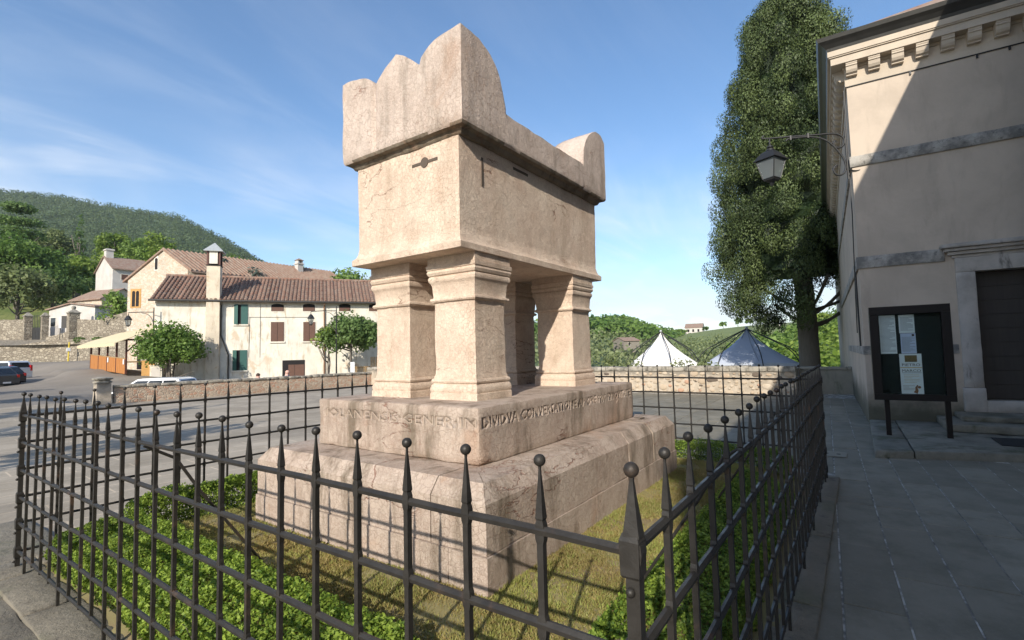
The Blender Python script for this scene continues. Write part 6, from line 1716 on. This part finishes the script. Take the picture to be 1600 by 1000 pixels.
car('black hatchback parked before the silver people carrier', -16, 38.0, -.06, HD-.06, 4.2, 1.74, 1.50, 'black_paint')
car('dark grey car cut by the left edge, nearest of the row', -34, 34.0, -.05, HD-.06, 4.3, 1.74, 1.46, 'grey_paint')
x_, y_ = xy(240, 27.6); car('white estate car passing behind the brick wall, only its roof showing', 240, 27.6, zz(240, 592, 27.6)-1.44, HD+.05, 4.5, 1.75, 1.45, 'white_paint', 'estate')
# rescue post by the wall
x, y = xy(106.5, 56.2); yp = thing('yellow_post', 'thin yellow post with a small white box before the rubble wall', 'post', (x, y, 1.7), 0)
MB().tube([(x, y, 1.5), (x+.05, y, zz(106, 536, 56.2))], .07, 6).build('shaft', M['yellow'], yp); MB().rects(x-.02, y-.1, .15, .10, [(zz(106, 550, 56.2), 0), (zz(106, 545.5, 56.2), 0), (zz(106, 545, 56.2), -.03)]).build('meter', M['sign_white'], yp)
x, y = xy(92, 63.9); sg = thing('entrance_sign', 'white and dark upright sign fixed beside the hut window', 'sign', (x, y, 5), R(-34), None, True)
MB().box(-.12, .12, -.03, .03, zz(92, 514, 64)-5, zz(92, 498, 64)-5).build('sign_panel', M['sign_white'], sg); MB().box(.125, .95, -.03, .03, zz(92, 514, 64)-5, zz(92, 495, 64)-5).build('dark_panel', M['pipe'], sg)
MB().tube([(0, .05, -1.5), (0, .05, zz(92, 514, 64)-5)], .05, 5).build('leg', M['pipe'], sg)
x, y = xy(550, 39.0); ps = thing('white_sign', 'small white upright notice by the garden fence near the shade tree', 'sign', (x, y, -.2), LRZ, None, True); MB().box(-.16, .16, -.02, .02, zz(550, 583, 39)+.2, zz(550, 567, 39)+.2).build('panel', M['sign_white'], ps); MB().tube([(0, .04, -.2), (0, .04, zz(550, 570, 39)+.2)], .03, 5).build('post', M['pipe'], ps)
A_, B_ = V2(549, 40.2), V2(600, 42); gf = thing('garden_fence', 'low pale timber fence under the shade tree', 'fence', (A_.x, A_.y, -.3), math.atan2((B_-A_).y, (B_-A_).x), None, True); fl = (B_-A_).length
for i in range(int(fl/.16)):
    hgt_ = .75 if i < fl/.16*.55 else 1.5
    MB().box(i*.16, i*.16+.10, -.015, .015, 0, hgt_+.3).build('picket', M['wood_pale'], gf)
for z in (.4, .9): MB().box(0, fl, .017, .05, z, z+.08).build('rail', M['wood_pale'], gf)

# ------------------------------------------------------------------ two people passing behind the brick wall, only their heads in view
def person(label, px, d, ztop, shirt, hair, facing):
    x, y = xy(px, d); Hh = 1.70; z0 = ztop-Hh
    r_ = thing('person', label, 'person', (x, y, z0), facing, None, True)
    pts = {'pel': (0, 0, .93), 'ch': (0, .0, 1.22), 'nk': (0, .0, 1.43), 'hd': (0, .015, 1.52), 'tp': (0, .02, 1.63), 'hl': (-.09, 0, .88), 'hr': (.09, 0, .88), 'kl': (-.10, .04, .49), 'kr': (.10, -.03, .49), 'fl': (-.10, 0, .08), 'fr': (.10, -.10, .08),
           'tl': (-.10, .14, .04), 'tr': (.10, .06, .04), 'sl': (-.19, 0, 1.38), 'sr': (.19, 0, 1.38), 'el': (-.25, -.03, 1.10), 'er': (.25, .03, 1.10), 'wl': (-.24, .08, .86), 'wr': (.25, .14, .88)}
    ed = [('pel', 'ch'), ('ch', 'nk'), ('nk', 'hd'), ('hd', 'tp'), ('pel', 'hl'), ('pel', 'hr'), ('hl', 'kl'), ('hr', 'kr'), ('kl', 'fl'), ('kr', 'fr'), ('fl', 'tl'), ('fr', 'tr'), ('nk', 'sl'), ('nk', 'sr'), ('sl', 'el'), ('sr', 'er'), ('el', 'wl'), ('er', 'wr')]
    rad = {'pel': .14, 'ch': .15, 'nk': .06, 'hd': .085, 'tp': .085, 'hl': .09, 'hr': .09, 'kl': .06, 'kr': .06, 'fl': .045, 'fr': .045, 'tl': .035, 'tr': .035, 'sl': .065, 'sr': .065, 'el': .045, 'er': .045, 'wl': .03, 'wr': .03}
    ks = list(pts); me_ = bpy.data.meshes.new('body'); me_.from_pydata([pts[k] for k in ks], [(ks.index(a), ks.index(b)) for a, b in ed], [])
    o = bpy.data.objects.new('body', me_); C.objects.link(o)
    md = o.modifiers.new('s', 'SKIN'); 
    for k, sv in zip(ks, me_.skin_vertices[0].data): sv.radius = (rad[k], rad[k]); sv.use_root = (k == 'pel')
    md2 = o.modifiers.new('u', 'SUBSURF'); md2.levels = 2
    dg_ = bpy.context.evaluated_depsgraph_get(); dg_.update(); nm2 = bpy.data.meshes.new_from_object(o.evaluated_get(dg_)); o.modifiers.clear(); o.data = nm2; o.parent = r_
    for m_ in (M['skin'], M[shirt], M['trouser']): nm2.materials.append(m_)
    for p_ in nm2.polygons:
        c_ = p_.center; p_.use_smooth = True; p_.material_index = 0 if c_.z > 1.44 or (abs(c_.x) > .2 and c_.z < 1.0) else (1 if c_.z > .92 else 2)
    mb = MB(); mb.sphere((0, .0, 1.625), .105, 12, 8); mb.v = [(p[0], p[1]*1.08-.01, p[2]) for p in mb.v if True]
    hb = mb.build('hair' if hair != 'red' else 'cap', M['hair'] if hair != 'red' else M['skin'], r_, True)
    for s_ in (-1, 1): MB().sphere((s_*.035, .098, 1.575), .012, 8, 6).build('eye', M['dark'], r_, True); MB().sphere((s_*.098, .01, 1.56), .022, 8, 6).build('ear', M['skin'], r_, True)
    MB().sphere((0, .108, 1.545), .016, 8, 6).build('nose', M['skin'], r_, True)
    return r_
person('bald pink headed person walking behind the brick wall before the brown door', 448.5, 27.5, zz(448, 580.5, 27.5), 'cloth_a', 'red', R(30))
person('dark haired person bending by the brick wall below the green shutters', 403, 27.0, zz(403, 585, 27.0), 'cloth_b', 'hair', R(120))

# ------------------------------------------------------------------ trees and a house up the road behind the viewer: their shade bars the road
for (x, y, h, rd_, sd, lab) in ((-5.5, 9.3, 7.5, 1.3, 201, 'round tree by the road behind the viewer, nearest the square'), (-7, 14.0, 9, 1.5, 202, 'roadside tree between two others behind the viewer'), (-4.5, 20, 7.5, 1.7, 203, 'broad roadside tree opposite the parked cars'), (-9, 27, 10, 2.3, 204, 'large roadside tree up the lane by the parked cars'), (-8, 36, 10, 2.6, 205, 'large roadside tree at the far end of the lane'), (-3.5, 29, 7, 1.5, 206, 'small roadside tree nearest the parked cars')):
    tree('roadside_tree', lab, x, y, 0, h, rd_, M['leaf_mid'], sd, n_clump=40, leaf=.2, per=45, base=.3, group='trees along the lane')

# ------------------------------------------------------------------ summer air between here and the hills
hz_m = bpy.data.materials.new('haze'); hz_m.use_nodes = True; ht_ = hz_m.node_tree; ht_.nodes.clear()
h_out = ht_.nodes.new('ShaderNodeOutputMaterial'); h_vol = ht_.nodes.new('ShaderNodeVolumePrincipled')
h_vol.inputs['Color'].default_value = (0.86, 0.92, 1.0, 1); h_vol.inputs['Density'].default_value = 0.00014; h_vol.inputs['Anisotropy'].default_value = 0.2
ht_.links.new(h_vol.outputs[0], h_out.inputs['Volume'])
haze = MB().box(-2300, 2900, -2300, 2900, -16, 300).build('haze', hz_m); haze['kind'] = 'stuff'
